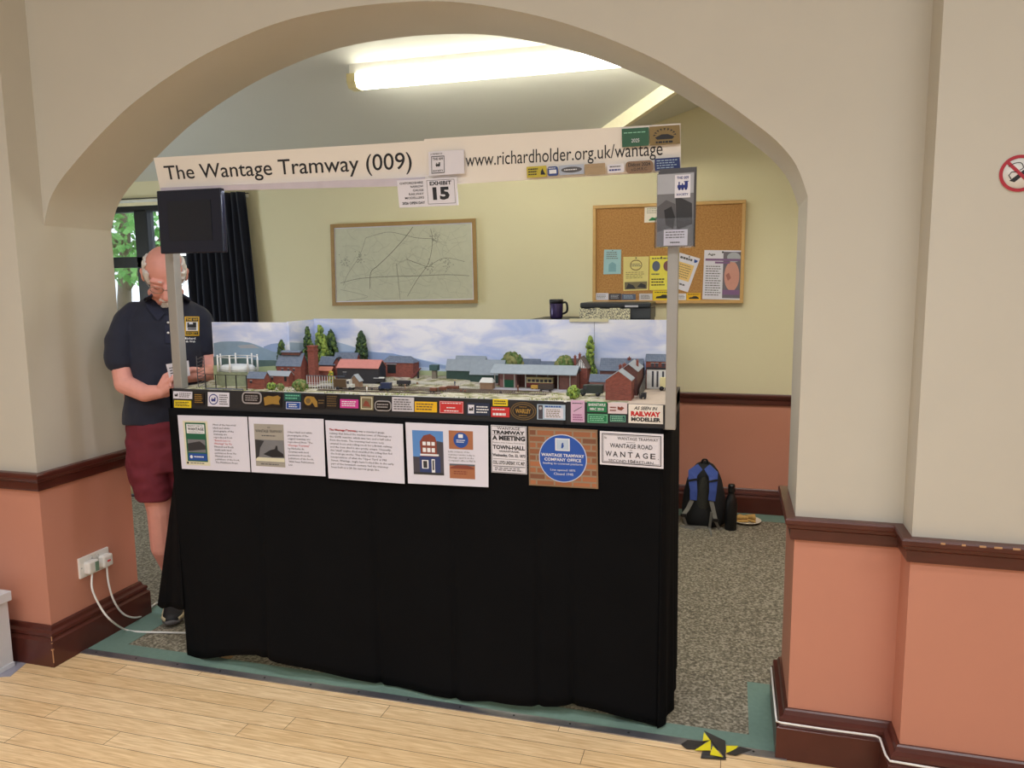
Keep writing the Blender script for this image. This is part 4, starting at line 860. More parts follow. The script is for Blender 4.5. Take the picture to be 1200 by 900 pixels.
for (t_, a, v0, b, v1, bo) in (('WANTAGE', .18, .03, .82, .085, .01), ('TRAMWAY', .05, .105, .95, .18, .05), ('A MEETING', .04, .21, .96, .31, .05), ('Members of the Tramway Road Section,', .05, .345, .95, .38, 0), ('TOWN-HALL', .05, .41, .95, .50, .04), ('WANTAGE,', .22, .52, .8, .565, .03), ('Wednesday, Oct. 22, 1873', .04, .59, .96, .67, .03), ('COL. LOYD LINDSAY, V.C. M.P.', .05, .74, .95, .83, .03)):
    s.text(t_, a, v0, b, v1, 'ink', bo)
for v in (.195, .7, .85, .86): s.rect(.05, v, .95, v+.006, 'ink')
s.bars(.1, .88, .9, .96, 2, 'ink_grey')
s.done('handbill', 'narrow black and white meeting notice in old type left of the blue plaque', 'poster')
s = Sheet(quadY((619, 500), (700, 504), (701, 573), (620, 568.5), YP), .004); s.board('photo_brick')
s.border(0, .025, c('frame_tan', (140, 112, 84)), .0006)
s.disc(.5, .51, .41, c('plaque_rim', (200, 206, 226)), 'plaque', .001, 48); s.disc(.5, .51, .395, c('plaque_blue', (34, 84, 176), .4), 'plaque', .0014, 48)
s.rect(.395, .17, .605, .38, 'ink_white', 'plaque', .0018); s.rect(.41, .185, .59, .365, c('plaque_pale', (190, 204, 222)), 'plaque', .002); s.poly([(.49, .25), (.51, .24), (.52, .3), (.50, .34), (.48, .33)], bl, 'plaque', .0022)
s.text('WANTAGE TRAMWAY', .19, .43, .81, .485, 'ink_white', .02, h=.002).text('COMPANY OFFICE', .235, .505, .765, .56, 'ink_white', .02, h=.002).text('leading to covered platform', .215, .58, .785, .625, 'ink_white', 0, h=.002).text('Line opened 1875', .32, .69, .68, .735, 'ink_white', 0, h=.002).text('Closed 1945', .37, .755, .65, .795, 'ink_white', 0, h=.002)
s.done('plaque_picture', 'square brickwork picture bearing a round blue company office plaque', 'picture')
s = sheet(((703, 505), (777.5, 509), (777.5, 549.5), (703, 544)), m='laminate', t=.002)
s.border(.06, .022, 'ink').border(.105, .006, 'ink')
s.text('No', .07, .15, .11, .22).text('WANTAGE TRAMWAY', .28, .14, .92, .23).rect(.42, .29, .56, .298, 'ink'); s.text('WANTAGE ROAD', .16, .34, .83, .47, bold=.01).text('TO', .475, .505, .515, .54)
for i, ch in enumerate('WANTAGE'): s.text(ch, .09+i*.118, .58, .09+i*.118+(.10 if i == 0 else .078), .74, bold=.01)
s.rect(.915, .725, .925, .745, 'ink'); s.text('SECOND', .14, .82, .42, .9).text('10d', .45, .80, .56, .9, bold=.02).text('RETURN.', .58, .82, .86, .9)
s.done('ticket_sign', 'white ticket-style sign with double black border at the right end of the drape', 'sign')

# ------------------------------------------------------------------ badges along the fascia
YBd = YL-.004
def badge(x0, y0, x1, y1, m, sl=.03, rnd=0., Y=YBd): 
    q = quadY((x0, y0), (x1, y0+sl*(x1-x0)), (x1, y1+sl*(x1-x0)), (x0, y1), Y); s = Sheet(q, .002); s.rboard(m, rnd) if rnd else s.board(m); return s
def bdone(s, lb): s.done('badge', lb, 'badge', 'exhibition badges along the black fascia')
gold = c('gold_print', (176, 142, 72), .4, metal=.4); ybg = c('badge_yellow', (232, 204, 40)); org = c('badge_orange', (236, 184, 30)); mg = c('badge_magenta', (206, 60, 150)); rd = c('badge_red', (204, 50, 52)); nv = c('badge_navy', (34, 44, 70)); bgk = c('badge_black', (26, 26, 30), .3); gn = c('badge_green', (26, 124, 76)); silver = c('badge_silver', (190, 190, 196), .35, metal=.5); pk = c('badge_pink', (214, 176, 206)); tl = c('badge_teal', (24, 84, 78)); olv = c('badge_olive', (120, 110, 84)); pbl = c('badge_paleblue', (176, 196, 216)); brn = c('badge_bronze', (112, 90, 56))
def train(s, u, v, k, m, n='emblem', h=.0008):   # little side-view locomotive emblem
    a = s.h/s.w*k
    s.rect(u-.5*a, v-.1*k, u+.2*a, v+.2*k, m, n, h); s.rect(u+.2*a, v-.4*k, u+.5*a, v+.2*k, m, n, h); s.rect(u+.12*a, v-.45*k, u+.58*a, v-.38*k, m, n, h); s.rect(u-.4*a, v-.4*k, u-.27*a, v-.1*k, m, n, h); s.rect(u-.08*a, v-.25*k, u+.04*a, v-.1*k, m, n, h)
    for d in (-.3, 0, .33): s.disc(u+d*a, v+.28*k, .13*k, m, n, h, 14)
s = badge(203, 458.5, 225, 467, 'paper'); train(s, .16, .5, .5, 'ink'); s.bars(.32, .15, .95, .85, 3, 'ink_grey'); bdone(s, 'small white badge with a tiny engine at the left end of the fascia')
s = badge(204, 469, 224, 477.5, ybg); s.bars(.08, .15, .92, .85, 3, 'ink'); bdone(s, 'yellow badge under the leftmost white one')
s = badge(227, 460, 239, 474, bgk); s.bars(.1, .1, .9, .9, 5, gold); bdone(s, 'dark badge with faint gold print beside the yellow badge')
s = badge(243.5, 459.5, 268.5, 476, 'paper'); s.disc(.27, .5, .38, 'ink_blue', h=.0005).disc(.27, .5, .31, 'paper', h=.0007); train(s, .27, .52, .35, 'ink_blue', h=.001); s.bars(.55, .12, .95, .9, 5, 'ink_grey'); bdone(s, 'white badge with a round dark blue engine emblem')
s = badge(283.5, 459, 306.5, 473, silver, rnd=.35); s.poly(s.rr(.07, .12, .93, .88, .3), bgk); s.bars(.18, .25, .85, .78, 3, silver); bdone(s, 'black plate with silver border, between the blue emblem badge and gold picture')
s = badge(308, 460.5, 330, 476, bgk); s.poly([(.05, .35), (.3, .2), (.55, .25), (.8, .15), (.95, .3), (.85, .6), (.9, .85), (.5, .8), (.1, .95)], gold); bdone(s, 'dark badge filled by a rough gold shape')
s = badge(333, 460.5, 352.5, 469.5, tl); s.bars(.08, .15, .92, .85, 2, c('mint', (110, 190, 160))); bdone(s, 'dark teal badge above a small blue one')
s = badge(335, 470.5, 352.5, 479.5, bl); s.border(.05, .05, 'ink_white'); s.bars(.2, .25, .8, .8, 2, 'ink_white'); bdone(s, 'small blue badge with white edge under the teal one')
s = badge(355, 462.5, 381, 478, bgk); s.disc(.24, .45, .34, gold, h=.0005).disc(.24, .45, .2, brn, h=.0007); s.poly([(.3, .1), (.5, .15), (.65, .5), (.66, .9), (.55, .9), (.4, .5)], gold); s.bars(.7, .3, .98, .7, 2, brn); bdone(s, 'dark badge with a round gold emblem and horn shape')
s = badge(382, 461.5, 397, 478.5, bgk); s.bars(.1, .1, .9, .9, 5, brn); bdone(s, 'dark badge with faint bronze print left of the magenta badge')
s = badge(398.5, 467.8, 420, 478, mg); s.bars(.1, .15, .9, .85, 3, 'ink_white'); bdone(s, 'magenta badge with white print')
s = badge(422, 464, 437.5, 480.5, olv); s.border(.08, .05, cr); s.poly([(.2, .7), (.4, .3), (.6, .4), (.8, .75)], br_); bdone(s, 'olive badge with a little red picture right of the magenta one')
s = badge(439, 469.3, 458.5, 481.5, silver, rnd=.4); s.poly(s.rr(.06, .1, .94, .9, .35), bgk); s.bars(.15, .25, .85, .75, 2, silver); bdone(s, 'black oval-cornered badge with silver rim beside the grey text badge')
s = badge(459.5, 465.2, 485, 481.8, c('badge_grey', (206, 202, 210))); s.bars(.08, .1, .92, .92, 5, 'ink_grey'); bdone(s, 'large pale grey badge with five lines of print')
s = badge(486, 470.5, 512, 482.5, org); s.bars(.08, .12, .92, .88, 3, brn); bdone(s, 'amber yellow badge right of the pale grey badge')
s = badge(515, 469.8, 543, 484, rd); s.border(.04, .02, 'ink_white'); s.bars(.1, .1, .95, .3, 1, 'ink_white', fill=.3).bars(.3, .45, .7, .65, 1, 'ink_white').bars(.2, .72, .8, .9, 1, 'ink_white'); bdone(s, 'large red badge in the middle of the fascia')
s = badge(547, 472, 574, 486.5, nv); s.rect(.06, .15, .32, .85, 'paper', 'emblem'); train(s, .19, .5, .35, 'ink'); s.bars(.42, .2, .95, .85, 3, 'ink_white'); bdone(s, 'navy badge with a small white engine square')
s = badge(577.5, 467.5, 595, 475.5, ybg); s.bars(.1, .15, .9, .85, 2, 'ink'); bdone(s, 'small yellow badge above the red one, left of the bronze oval')
s = badge(575.5, 477, 597, 488.5, rd); s.bars(.08, .1, .9, .45, 1, 'ink_white', fill=.3).bars(.1, .5, .92, .92, 1, 'ink_white', fill=.6); bdone(s, 'small red badge beneath the small yellow one')
q = quadY((598, 470.5), (628.5, 471.5), (628.5, 493), (598, 492), YBd); s = Sheet(q, .003); s.oval(.5, .5, .5, .5, brn, 'board', 0); s.oval(.5, .5, .46, .45, bgk); s.oval(.5, .5, .42, .40, brn, h=.0006); s.oval(.5, .5, .38, .34, bgk, h=.0008); s.text('WARLEY', .2, .38, .8, .62, gold, .04, h=.001); s.bars(.35, .24, .65, .32, 1, gold, h=.001).bars(.33, .7, .67, .78, 1, gold, h=.001); bdone(s, 'oval bronze plate with gold rings and capital letters')
s = badge(629.5, 473.8, 662.5, 491.5, pbl); s.rect(.04, .04, .2, .96, 'photo_shade', 'picture'); s.disc(.12, .25, .1, 'badge_silver', 'picture', .0006); s.rect(.26, .22, .92, .9, 'paper', 'picture'); s.bars(.28, .05, .92, .18, 1, bl, fill=.7); s.bars(.32, .28, .88, .86, 5, olv); bdone(s, 'pale blue and white badge with a standing figure picture')
YBd -= .002
s = badge(669, 468.8, 685, 494.5, pk, sl=.03); s.bars(.1, .1, .9, .2, 1, 'ink_grey', fill=.4); s.poly([(.2, .5), (.8, .28), (.82, .3), (.22, .53)], 'ink_grey'); s.bars(.15, .62, .9, .95, 3, c('plum', (150, 80, 130))); bdone(s, 'tall pink badge beside the joint in the fascia')
s = badge(688, 470.5, 711, 482.5, gn, sl=.03); s.text('BARNSTAPLE', .08, .15, .94, .42, 'ink_white', .02, h=.001).text('MRC 2018', .15, .58, .85, .85, 'ink_white', .02, h=.001); bdone(s, 'bright green badge with white capitals, above the framed green one')
s = badge(688, 484.5, 712.5, 495.5, gn, sl=.03); s.border(.08, .05, c('mint2', (150, 210, 180))); s.bars(.12, .25, .88, .8, 3, 'mint2'); bdone(s, 'green badge with pale frame under the bright green badge')
s = badge(712.5, 472, 735, 484.5, c('badge_blush', (224, 206, 210)), sl=.03); s.poly([(.5, .3), (.65, .4), (.72, .3), (.85, .45), (.7, .7), (.5, .6)], br_); s.bars(.1, .3, .45, .85, 2, br_); bdone(s, 'blush white badge with a small red emblem')
s = badge(714.5, 486, 733.5, 494.5, tl, sl=.03); s.border(.08, .05, 'mint2'); s.bars(.12, .2, .88, .85, 3, 'mint2'); bdone(s, 'small dark teal badge under the blush white one')
s = badge(736.5, 473.5, 777, 495.5, 'paper_cream', sl=.04); s.text('AS SEEN IN', .16, .1, .84, .28, 'ink', .02, italic=.3).text('RAILWAY', .07, .36, .93, .63, 'ink_red', .06).text('MODELLER', .08, .68, .93, .9, 'ink', .05); bdone(s, 'large cream badge with red and black capitals at the right end of the fascia')

# ------------------------------------------------------------------ posts, banner, things on them
al = 'aluminium'
def post(x, y, z0, z1, label, w_=.019):
    mb = MB(); mb.box((x-w_, y-w_, z0), (x+w_, y+w_, z1), al); o = mb.build('post', bevel=.002); o.name = 'banner_post'; tag(o, label, 'post', 'square metal posts holding the banner')
post(PY(212, 450, 2.50).x, 2.50, ZG-.0, 1.93, 'square metal post in front of the man, left end of the layout')
post(PY(787.5, 400, 2.449).x, 2.449, 1.038, 1.842, 'square metal post at the right end of the layout under the leaflets', .0165)
root = empty('banner', (-1.13, 2.46, 1.84), 'long white banner board with black title and web address above the layout', 'banner')
tl_, tr_, br2, bl_ = PY(180, 185, 2.452), PY(497, 165, 2.452), PY(498, 213, 2.468), PY(188, 224, 2.468)
B1 = Sheet([tl_, tr_, br2, bl_], .006); B2 = Sheet([PY(497, 163, 2.446), PY(797.5, 144.5, 2.446), PY(798, 200.5, 2.462), PY(497, 218, 2.462)], .006)
B1.board('paper_cream'); B2.board('paper_cream')
B1.text('The Wantage Tramway (009)', .033, .25, .957, .80, 'ink', .004, res=4)
B2.text('www.richardholder.org.uk/wantage', .175, .35, .935, .73, 'ink', .0, res=4)
for s in (B1, B2):
    s.L['board'].build('panel', root); s.L['lettering'].build('lettering', root)
mb = MB(); mb.slab([PY(188, 220, 2.448), PY(498, 207.5, 2.448), PY(498, 217.5, 2.448), PY(188.5, 225, 2.448)], .003, c('lip_lilac', (206, 196, 206), .5)); mb.build('lower_lip', root)
MB().box((-2.03, 2.476, 1.868), (-.22, 2.486, 1.884), 'ink_grey').build('light_strip', root)
area('layout_light', (-1.14, 2.50, 1.862), (math.radians(-24), 0, 0), 1.75, .02, 5.0, (0.86, 0.92, 1.1))
GB = 'stickers on the banner'
YK = 2.441
def stk(x0, y0, x1, y1, m, sl=-.065, rnd=0.): q = quadY((x0, y0), (x1, y0+sl*(x1-x0)), (x1+.6, y1+sl*(x1-x0)), (x0+.6, y1), YK); s = Sheet(q, .0025); s.rboard(m, rnd) if rnd else s.board(m); return s
def society(s, u0, v0, u1, v1, m):
    du, dv = u1-u0, v1-v0
    for r in ((u0, v0, u1, v0+.04*dv), (u0, v1-.04*dv, u1, v1), (u0, v0, u0+.04*du, v1), (u1-.04*du, v0, u1, v1)): s.rect(*r, m, 'emblem', .0008)
    s.text('THE 009', u0+.1*du, v0+.09*dv, u1-.1*du, v0+.24*dv, m, .02, n='emblem').text('SOCIETY', u0+.1*du, v1-.2*dv, u1-.1*du, v1-.09*dv, m, .02, n='emblem'); train(s, (u0+u1)/2, v0+.5*dv, .36*dv*(1 if s.h > s.w else .8), m)
s = stk(502, 178, 543.5, 206, 'laminate'); s.text('A MEMBER OF', .06, .07, .40, .14, 'ink', h=.0008); society(s, .08, .2, .45, .92, 'ink'); s.done('membership_card', 'white laminated membership card with an engine emblem in the middle of the banner', 'card')
s = stk(728.5, 151, 760, 172.5, c('sticker_green', (52, 98, 74))); s.bars(.08, .2, .92, .3, 1, 'mint2'); s.text('2025', .35, .58, .65, .78, 'ink_white', h=.0008); s.done('sticker', 'dark green rectangular sticker with a year at the top right of the banner', 'sticker', GB)
s = stk(761, 148.5, 796.5, 170.5, c('sticker_tan', (136, 114, 70))); 
for k in range(9): a = math.pi*(k+.5)/9; s.poly([(.5+.28*math.cos(a), .55-.30*math.sin(a)), (.5+.38*math.cos(a-.1), .55-.42*math.sin(a-.1)), (.5+.38*math.cos(a+.1), .55-.42*math.sin(a+.1))], 'ink', 'emblem')
s.poly([(.18, .6), (.4, .45), (.6, .45), (.82, .6), (.75, .72), (.25, .72)], 'ink', 'emblem'); s.bars(.2, .78, .85, .93, 1, 'ink', fill=.7); s.done('sticker', 'brown sticker with a black sunburst emblem in the top right banner corner', 'sticker', GB)
s = stk(617, 195.5, 640, 208.5, c('sticker_olive', (196, 178, 60))); s.bars(.08, .15, .6, .85, 3, 'ink'); s.poly([(.7, .8), (.72, .5), (.82, .2), (.86, .5), (.95, .8)], 'ink', 'emblem'); s.done('sticker', 'mustard yellow sticker at the left of the lower banner row', 'sticker', GB)
s = stk(641.5, 195.5, 653.5, 206.5, c('sticker_blue', (60, 80, 140)), rnd=.2); s.rect(.15, .35, .85, .75, 'ink_white', 'emblem'); s.bars(.1, .1, .9, .28, 1, 'ink_white'); s.done('sticker', 'tiny blue rounded sticker right of the mustard one', 'sticker', GB)
s = stk(655, 194, 684, 205.5, c('sticker_greyblue', (176, 184, 200))); s.oval(.5, .5, .42, .3, 'ink_grey', 'emblem'); s.bars(.2, .4, .8, .62, 1, 'ink_white'); s.done('sticker', 'grey-blue sticker with a dark oval on the banner', 'sticker', GB)
s = stk(685, 192.5, 709, 205, c('sticker_sand', (172, 148, 116))); s.bars(.1, .3, .9, .4, 1, 'sticker_tan', fill=.1); s.done('sticker', 'plain sand brown sticker on the banner', 'sticker', GB)
s = stk(711.5, 193, 731, 203, 'laminate', rnd=.2); s.bars(.15, .15, .85, .45, 1, 'ink_grey').bars(.1, .5, .9, .9, 1, 'ink_blue'); s.done('sticker', 'small white rounded sticker between the sand and the brown ones', 'sticker', GB)
s = stk(733, 189.5, 765, 203.5, c('sticker_brown', (140, 112, 88)), rnd=.3); s.text('Didcot 2024', .1, .14, .9, .45, 'ink', .01, h=.0008).text('a.D.M.R.C.', .2, .56, .8, .82, 'ink', h=.0008); s.done('sticker', 'brown rounded sticker with dark print below the web address', 'sticker', GB)
s = stk(767, 186, 796.5, 200.5, c('sticker_navy', (40, 56, 110))); s.bars(.08, .12, .92, .9, 4, 'badge_paleblue', fill=.35); s.done('sticker', 'navy sticker in the lower right corner of the banner', 'sticker', GB)
# exhibit card
s = Sheet(quadY((465, 211.5), (535, 207.5), (537, 240.5), (468, 243.5), YK-.002), .002); s.board('laminate')
for i, t_ in enumerate(('OXFORDSHIRE', 'NARROW', 'GAUGE', 'RAILWAY', 'MODELLERS')):
    wd = .036*len(t_); s.text(t_, .44-wd, .08+i*.135, .44, .165+i*.135, 'ink', .01, h=.0008)
s.text('2026 OPEN DAY', .06, .80, .45, .9, 'ink', .03, h=.0008)
for r in ((.5, .06, .96, .075), (.5, .905, .96, .92), (.5, .06, .506, .92), (.954, .06, .96, .92)): s.rect(*r, 'ink_grey')
s.text('EXHIBIT', .55, .11, .91, .25, 'ink', .03, h=.0008).text('15', .59, .32, .87, .78, 'ink', .05, h=.0008)
s.done('exhibit_card', 'white exhibit number card hanging below the middle of the banner', 'card')
# black lamp box on the left post
a = PY(188, 224.5, 2.45); b = PY(263, 223.5, 2.45); d_ = PY(263, 296, 2.45)
root = empty('display_screen', ((a.x+b.x)/2, 2.46, d_.z), 'square black glossy screen fixed to the left post under the banner', 'screen')
MB().box((a.x, 2.428, d_.z), (b.x, 2.452, a.z), c('screen_case', (18, 24, 44), .25)).build('case', root, bevel=.004)
MB().box((a.x+.045, 2.4265, d_.z+.045), (b.x-.045, 2.429, a.z-.04), c('screen_glass', (14, 20, 34), .06)).build('glass', root)
p = PY(212, 260, 2.47); MB().box((p.x-.03, 2.452, d_.z+.06), (p.x+.03, 2.482, a.z-.06), 'black_paint').build('bracket', root)
# leaflet holder
A_ = PY(770, 236, 2.415); B_ = PY(814, 236, 2.415); T_ = PY(770, 203, 2.42).z; Z_ = PY(770, 290, 2.42).z
root = empty('leaflet_holder', ((A_.x+B_.x)/2, 2.42, Z_), 'clear acrylic leaflet holder at the top of the right post', 'leaflet holder')
def f_acr(nt, b, tc): b.inputs['Base Color'].default_value = (.95, .96, 1, 1); b.inputs['Transmission Weight'].default_value = .97; b.inputs['IOR'].default_value = 1.2
node_mat('acrylic', f_acr, .02)
zf = PY(790, 256, 2.415).z
mb = MB(); mb.box((A_.x-.004, 2.426, Z_), (B_.x+.004, 2.429, T_+.01), 'acrylic'); mb.build('back_plate', root)
mb = MB(); mb.box((A_.x-.004, 2.400, Z_), (B_.x+.004, 2.402, zf), 'acrylic'); mb.box((A_.x-.004, 2.402, Z_), (A_.x-.002, 2.426, zf), 'acrylic'); mb.box((B_.x+.002, 2.402, Z_), (B_.x+.004, 2.426, zf), 'acrylic'); mb.box((A_.x-.004, 2.402, Z_-.002), (B_.x+.004, 2.426, Z_), 'acrylic'); mb.build('pocket', root)
for k in range(3):
    Yk = 2.424-k*.006; dz = .008*(2-k); dx = .003*(2-k)
    s = Sheet([(A_.x+dx, Yk, T_-.004+dz), (B_.x-.002+dx, Yk, T_-.002+dz), (B_.x-.002+dx, Yk, Z_+.002), (A_.x+dx, Yk, Z_+.002)], .0025); s.board('photo_grey' if k == 2 else 'ink_grey')
    if k == 2:
        s.rect(0.01, .01, .99, .28, c('leaf_sky', (176, 178, 186)), 'picture'); s.poly([(.01, .45), (.25, .36), (.5, .42), (.55, .72), (.01, .8)], 'ink_grey', 'picture', .0006); s.poly([(.5, .30), (.95, .42), (.97, .7), (.55, .78)], pd, 'picture', .0007); s.poly([(.2, .5), (.4, .45), (.5, .6), (.45, .76), (.25, .7)], 'ink', 'picture', .0008)
        s.rect(.48, .03, .9, .34, 'laminate', 'picture', .001); s.text('THE 009', .53, .05, .85, .09, 'ink_blue', .02, h=.0016); train(s, .69, .18, .14, 'ink_blue', h=.0014); s.text('SOCIETY', .53, .28, .85, .31, 'ink_blue', .02, h=.0016)
        s.rect(.2, .77, .85, .99, 'laminate', 'picture', .001); s.bars(.25, .79, .8, .9, 3, 'ink_grey', h=.0014, fill=.4); s.bars(.38, .93, .68, .97, 1, 'ink', h=.0014)
    s.done('leaflet', ('grey photo leaflet with a blue society emblem, front of the holder', 'grey leaflet tucked behind the front one in the holder', 'rearmost grey leaflet in the holder, its edge showing')[2-k], 'leaflet', 'leaflets in the clear holder')

# ------------------------------------------------------------------ back wall: map and notice board
YW = BY-.022
q = quadY((387.5, 263), (557.5, 256), (560, 355.5), (390, 358.5), YW); s = Sheet(q, .02); oak = c('oak_frame', (168, 134, 84), .45, var=.15, scale=30)
s.board(c('map_paper', (204, 204, 184), .35)); s.border(0, .045, oak, .008, 'frame', .010); s.border(.045, .012, 'paper', .002, 'mount', .002)
random.seed(11)
c('map_road', (118, 116, 104))
def road(pts, wd, m='map_road'):
    wd *= .75
    P = catmull(pts, 6)
    for a, b in zip(P, P[1:]):
        dx, dy = (b[0]-a[0])*s.w, (b[1]-a[1])*s.h; L = math.hypot(dx, dy) or 1; nx_, ny_ = -dy/L*wd/s.w, dx/L*wd/s.h
        s.lay('print').add([s.p(a[0]-nx_, a[1]-ny_, .001), s.p(b[0]-nx_, b[1]-ny_, .001), s.p(b[0]+nx_, b[1]+ny_, .001), s.p(a[0]+nx_, a[1]+ny_, .001)], [(0, 1, 2, 3)], m)
road([(.06, .72), (.2, .67), (.4, .655), (.6, .655), (.8, .65), (.95, .67)], .0022); road([(.58, .07), (.52, .2), (.42, .38), (.33, .52), (.28, .6), (.27, .8)], .0028); road([(.25, .18), (.4, .12), (.52, .16), (.6, .2), (.72, .22)], .0016)
road([(.7, .1), (.71, .25), (.68, .5), (.6, .7), (.53, .9)], .002); road([(.53, .45), (.6, .5), (.68, .55), (.72, .5), (.8, .45), (.92, .5)], .0018); road([(.46, .5), (.47, .7), (.48, .94)], .0016); road([(.25, .18), (.2, .4), (.12, .6), (.08, .75)], .0014); road([(.06, .8), (.18, .85), (.25, .9), (.1, .94)], .0012)
mpl = c('map_line', (168, 168, 152))
for k in range(90):
    u, v = random.uniform(.07, .9), random.uniform(.08, .88); pts = [(u, v)]; a = random.uniform(0, 6.28)
    for j in range(4): a += random.uniform(-.7, .7); u = min(.94, max(.06, u+.035*math.cos(a))); v = min(.92, max(.08, v+.06*math.sin(a))); pts.append((u, v))
    road(pts, .0009, mpl)
for (u, v) in ((.2, .42), (.72, .2), (.68, .56), (.8, .5), (.09, .45)):
    for k in range(22): a = u+random.gauss(0, .018); b_ = v+random.gauss(0, .035); s.rect(a, b_, a+.008, b_+.012, mpl, 'print', .001)
s.done('framed_map', 'large old survey map in a thin oak frame on the cream wall', 'map')
root = empty('notice_board', (-.42, YW, 1.37), 'wide cork notice board with a light wood frame on the back wall', 'notice board')
a, b = PY(695, 241, YW), PY(874.5, 234, YW); d_ = PY(874, 355.5, YW); xa, xb, z0, z1 = a.x, b.x, d_.z, (a.z+b.z)/2
MB().box((xa+.01, YW, z0+.01), (xb-.01, BY-.001, z1-.01), 'cork').build('cork_panel', root)
mb = MB(); fw = .022; wd_ = c('beech_frame', (204, 164, 104), .45, var=.1, scale=30)
for r in ((xa, xb, z1-fw, z1), (xa, xb, z0, z0+fw), (xa, xa+fw, z0+fw, z1-fw), (xb-fw, xb, z0+fw, z1-fw)): mb.box((r[0], YW-.012, r[2]), (r[1], BY-.001, r[3]), wd_)
mb.build('frame', root, bevel=.003)
YN = YW-.003; GN = 'papers pinned to the notice board'
def pin(q, m, name='notice'): s = Sheet(quadY(*q, YN), .001); s.board(m); s.disc(.5, .04, .02, 'ink', 'drawing_pin', .002); return s
s = pin(((755.5, 241), (773, 240.5), (773, 260), (755, 261)), 'paper_cream'); s.bars(.15, .15, .85, .5, 3, mpl); s.poly([(.3, .85), (.5, .7), (.7, .75), (.9, .65), (.9, .9), (.3, .9)], gn, 'picture'); s.done('notice', 'small white notice with a green picture at the top of the cork board', 'notice', GN)
s = pin(((708, 292.5), (728, 292.5), (727.5, 321), (707, 321.5)), c('notice_blue', (164, 204, 212))); s.bars(.15, .08, .85, .4, 4, pg); s.poly([(.3, .9), (.3, .6), (.5, .5), (.72, .6), (.72, .9)], c('notice_blue2', (130, 176, 190)), 'picture'); s.done('notice', 'pale blue notice at the left of the cork board', 'notice', GN)
s = pin(((730.5, 301), (760.5, 300.5), (759.5, 340), (730.5, 341)), c('notice_cream', (226, 212, 140))); s.oval(.5, .25, .24, .16, 'sticker_tan', 'picture'); s.oval(.5, .25, .21, .13, 'notice_cream', 'picture', .0006); s.bars(.3, .2, .7, .3, 2, 'ink_grey'); s.bars(.1, .44, .9, .66, 4, 'sticker_tan', fill=.3); s.rect(.05, .74, .95, .96, olv, 'picture'); s.poly([(.1, .94), (.2, .78), (.4, .84), (.5, .94)], pd, 'picture', .0006); s.poly([(.55, .9), (.7, .78), (.9, .84), (.9, .94)], pd, 'picture', .0006); s.done('notice', 'cream yellow notice with an oval emblem and engine pictures', 'notice', GN)
s = pin(((761.5, 300), (789, 299.5), (788, 339.5), (761, 340)), c('notice_yellow', (236, 224, 90))); s.bars(.1, .04, .9, .12, 1, 'ink_grey'); s.oval(.28, .3, .17, .15, c('portrait_blue', (96, 104, 130)), 'picture'); s.oval(.76, .3, .17, .15, c('portrait_red', (130, 86, 90)), 'picture'); s.bars(.08, .5, .5, .58, 1, 'ink_grey'); s.bars(.08, .65, .7, .9, 3, 'ink', fill=.4); s.done('notice', 'bright yellow notice with two oval portraits', 'notice', GN)
s = pin(((796.5, 296), (820.5, 303), (806, 342.5), (783, 335)), 'paper'); s.bars(.1, .06, .7, .16, 1, 'ink_grey', fill=.6); s.rect(.12, .24, .86, .72, c('notice_peach', (232, 196, 126)), 'picture'); s.bars(.18, .28, .8, .68, 6, olv, h=.0008, fill=.3); s.poly([(.75, .06), (.95, .08), (.9, .14), (.8, .16)], bl, 'picture'); s.bars(.1, .8, .8, .9, 1, 'ink_grey'); s.done('notice', 'tilted white notice with a peach panel, right of the post', 'notice', GN)
s = pin(((825.5, 293), (869, 293.5), (867.5, 351.5), (823, 350.5)), 'paper'); s.rect(.52, .03, .99, .97, c('portrait_back', (112, 106, 118)), 'picture'); s.oval(.76, .52, .2, .30, c('portrait_skin', (206, 150, 136)), 'picture', .0006); s.oval(.8, .14, .18, .1, c('portrait_hair', (176, 180, 190)), 'picture', .0008); s.poly([(.6, .5), (.68, .45), (.74, .56), (.66, .62)], c('portrait_shadow', (168, 108, 100)), 'picture', .0008); s.rect(.52, .8, .97, .9, c('portrait_purple', (130, 96, 140)), 'picture', .001); s.text('Age', .1, .06, .3, .12, 'ink', .02, h=.0008); s.rect(.04, .17, .96, .215, 'portrait_purple', 'picture', .001); s.rect(.3, .23, .7, .27, 'portrait_purple', 'picture', .0012); s.bars(.06, .31, .48, .94, 13, 'ink_grey', fill=.35); s.done('notice', 'large white poster with an elderly face on the right of the cork board', 'notice', GN)
for (x0, y0, x1, y1, m_, m2, lb) in ((697, 343.5, 713, 351.5, 'paper', 'ink_grey', 'white business card at the lower left corner of the cork board'), (713.5, 344, 728, 351.5, 'photo_shade', 'badge_silver', 'dark grey card next to the white business card'), (728.5, 344.5, 745, 351.5, 'portrait_blue', 'badge_paleblue', 'blue card third along the bottom of the cork board'), (749, 344, 764.5, 352, 'badge_grey', 'ink_grey', 'crumpled pale grey card on the bottom edge of the cork board'), (765, 340.5, 787, 352, 'badge_yellow', 'ink', 'wide yellow leaflet with a dark car shape at the bottom of the cork board'), (794, 344, 804, 351.5, 'laminate', 'ink_grey', 'small white card right of the post at the bottom of the cork board'), (804.5, 343.5, 821, 352, 'badge_orange', 'ink', 'amber card with a dark car shape left of the large poster')):
    s = Sheet(rq(x0, y0, x1, y1, YN-.001), .001); s.board(m_)
    if 'car shape' in lb: s.poly([(.15, .8), (.2, .6), (.4, .55), (.5, .42), (.7, .42), (.85, .6), (.9, .8)], m2, 'picture'); s.bars(.1, .1, .9, .3, 1, m2)
    else: s.bars(.15, .2, .85, .8, 3, m2)
    s.done('card', lb, 'card', 'small cards along the foot of the notice board')

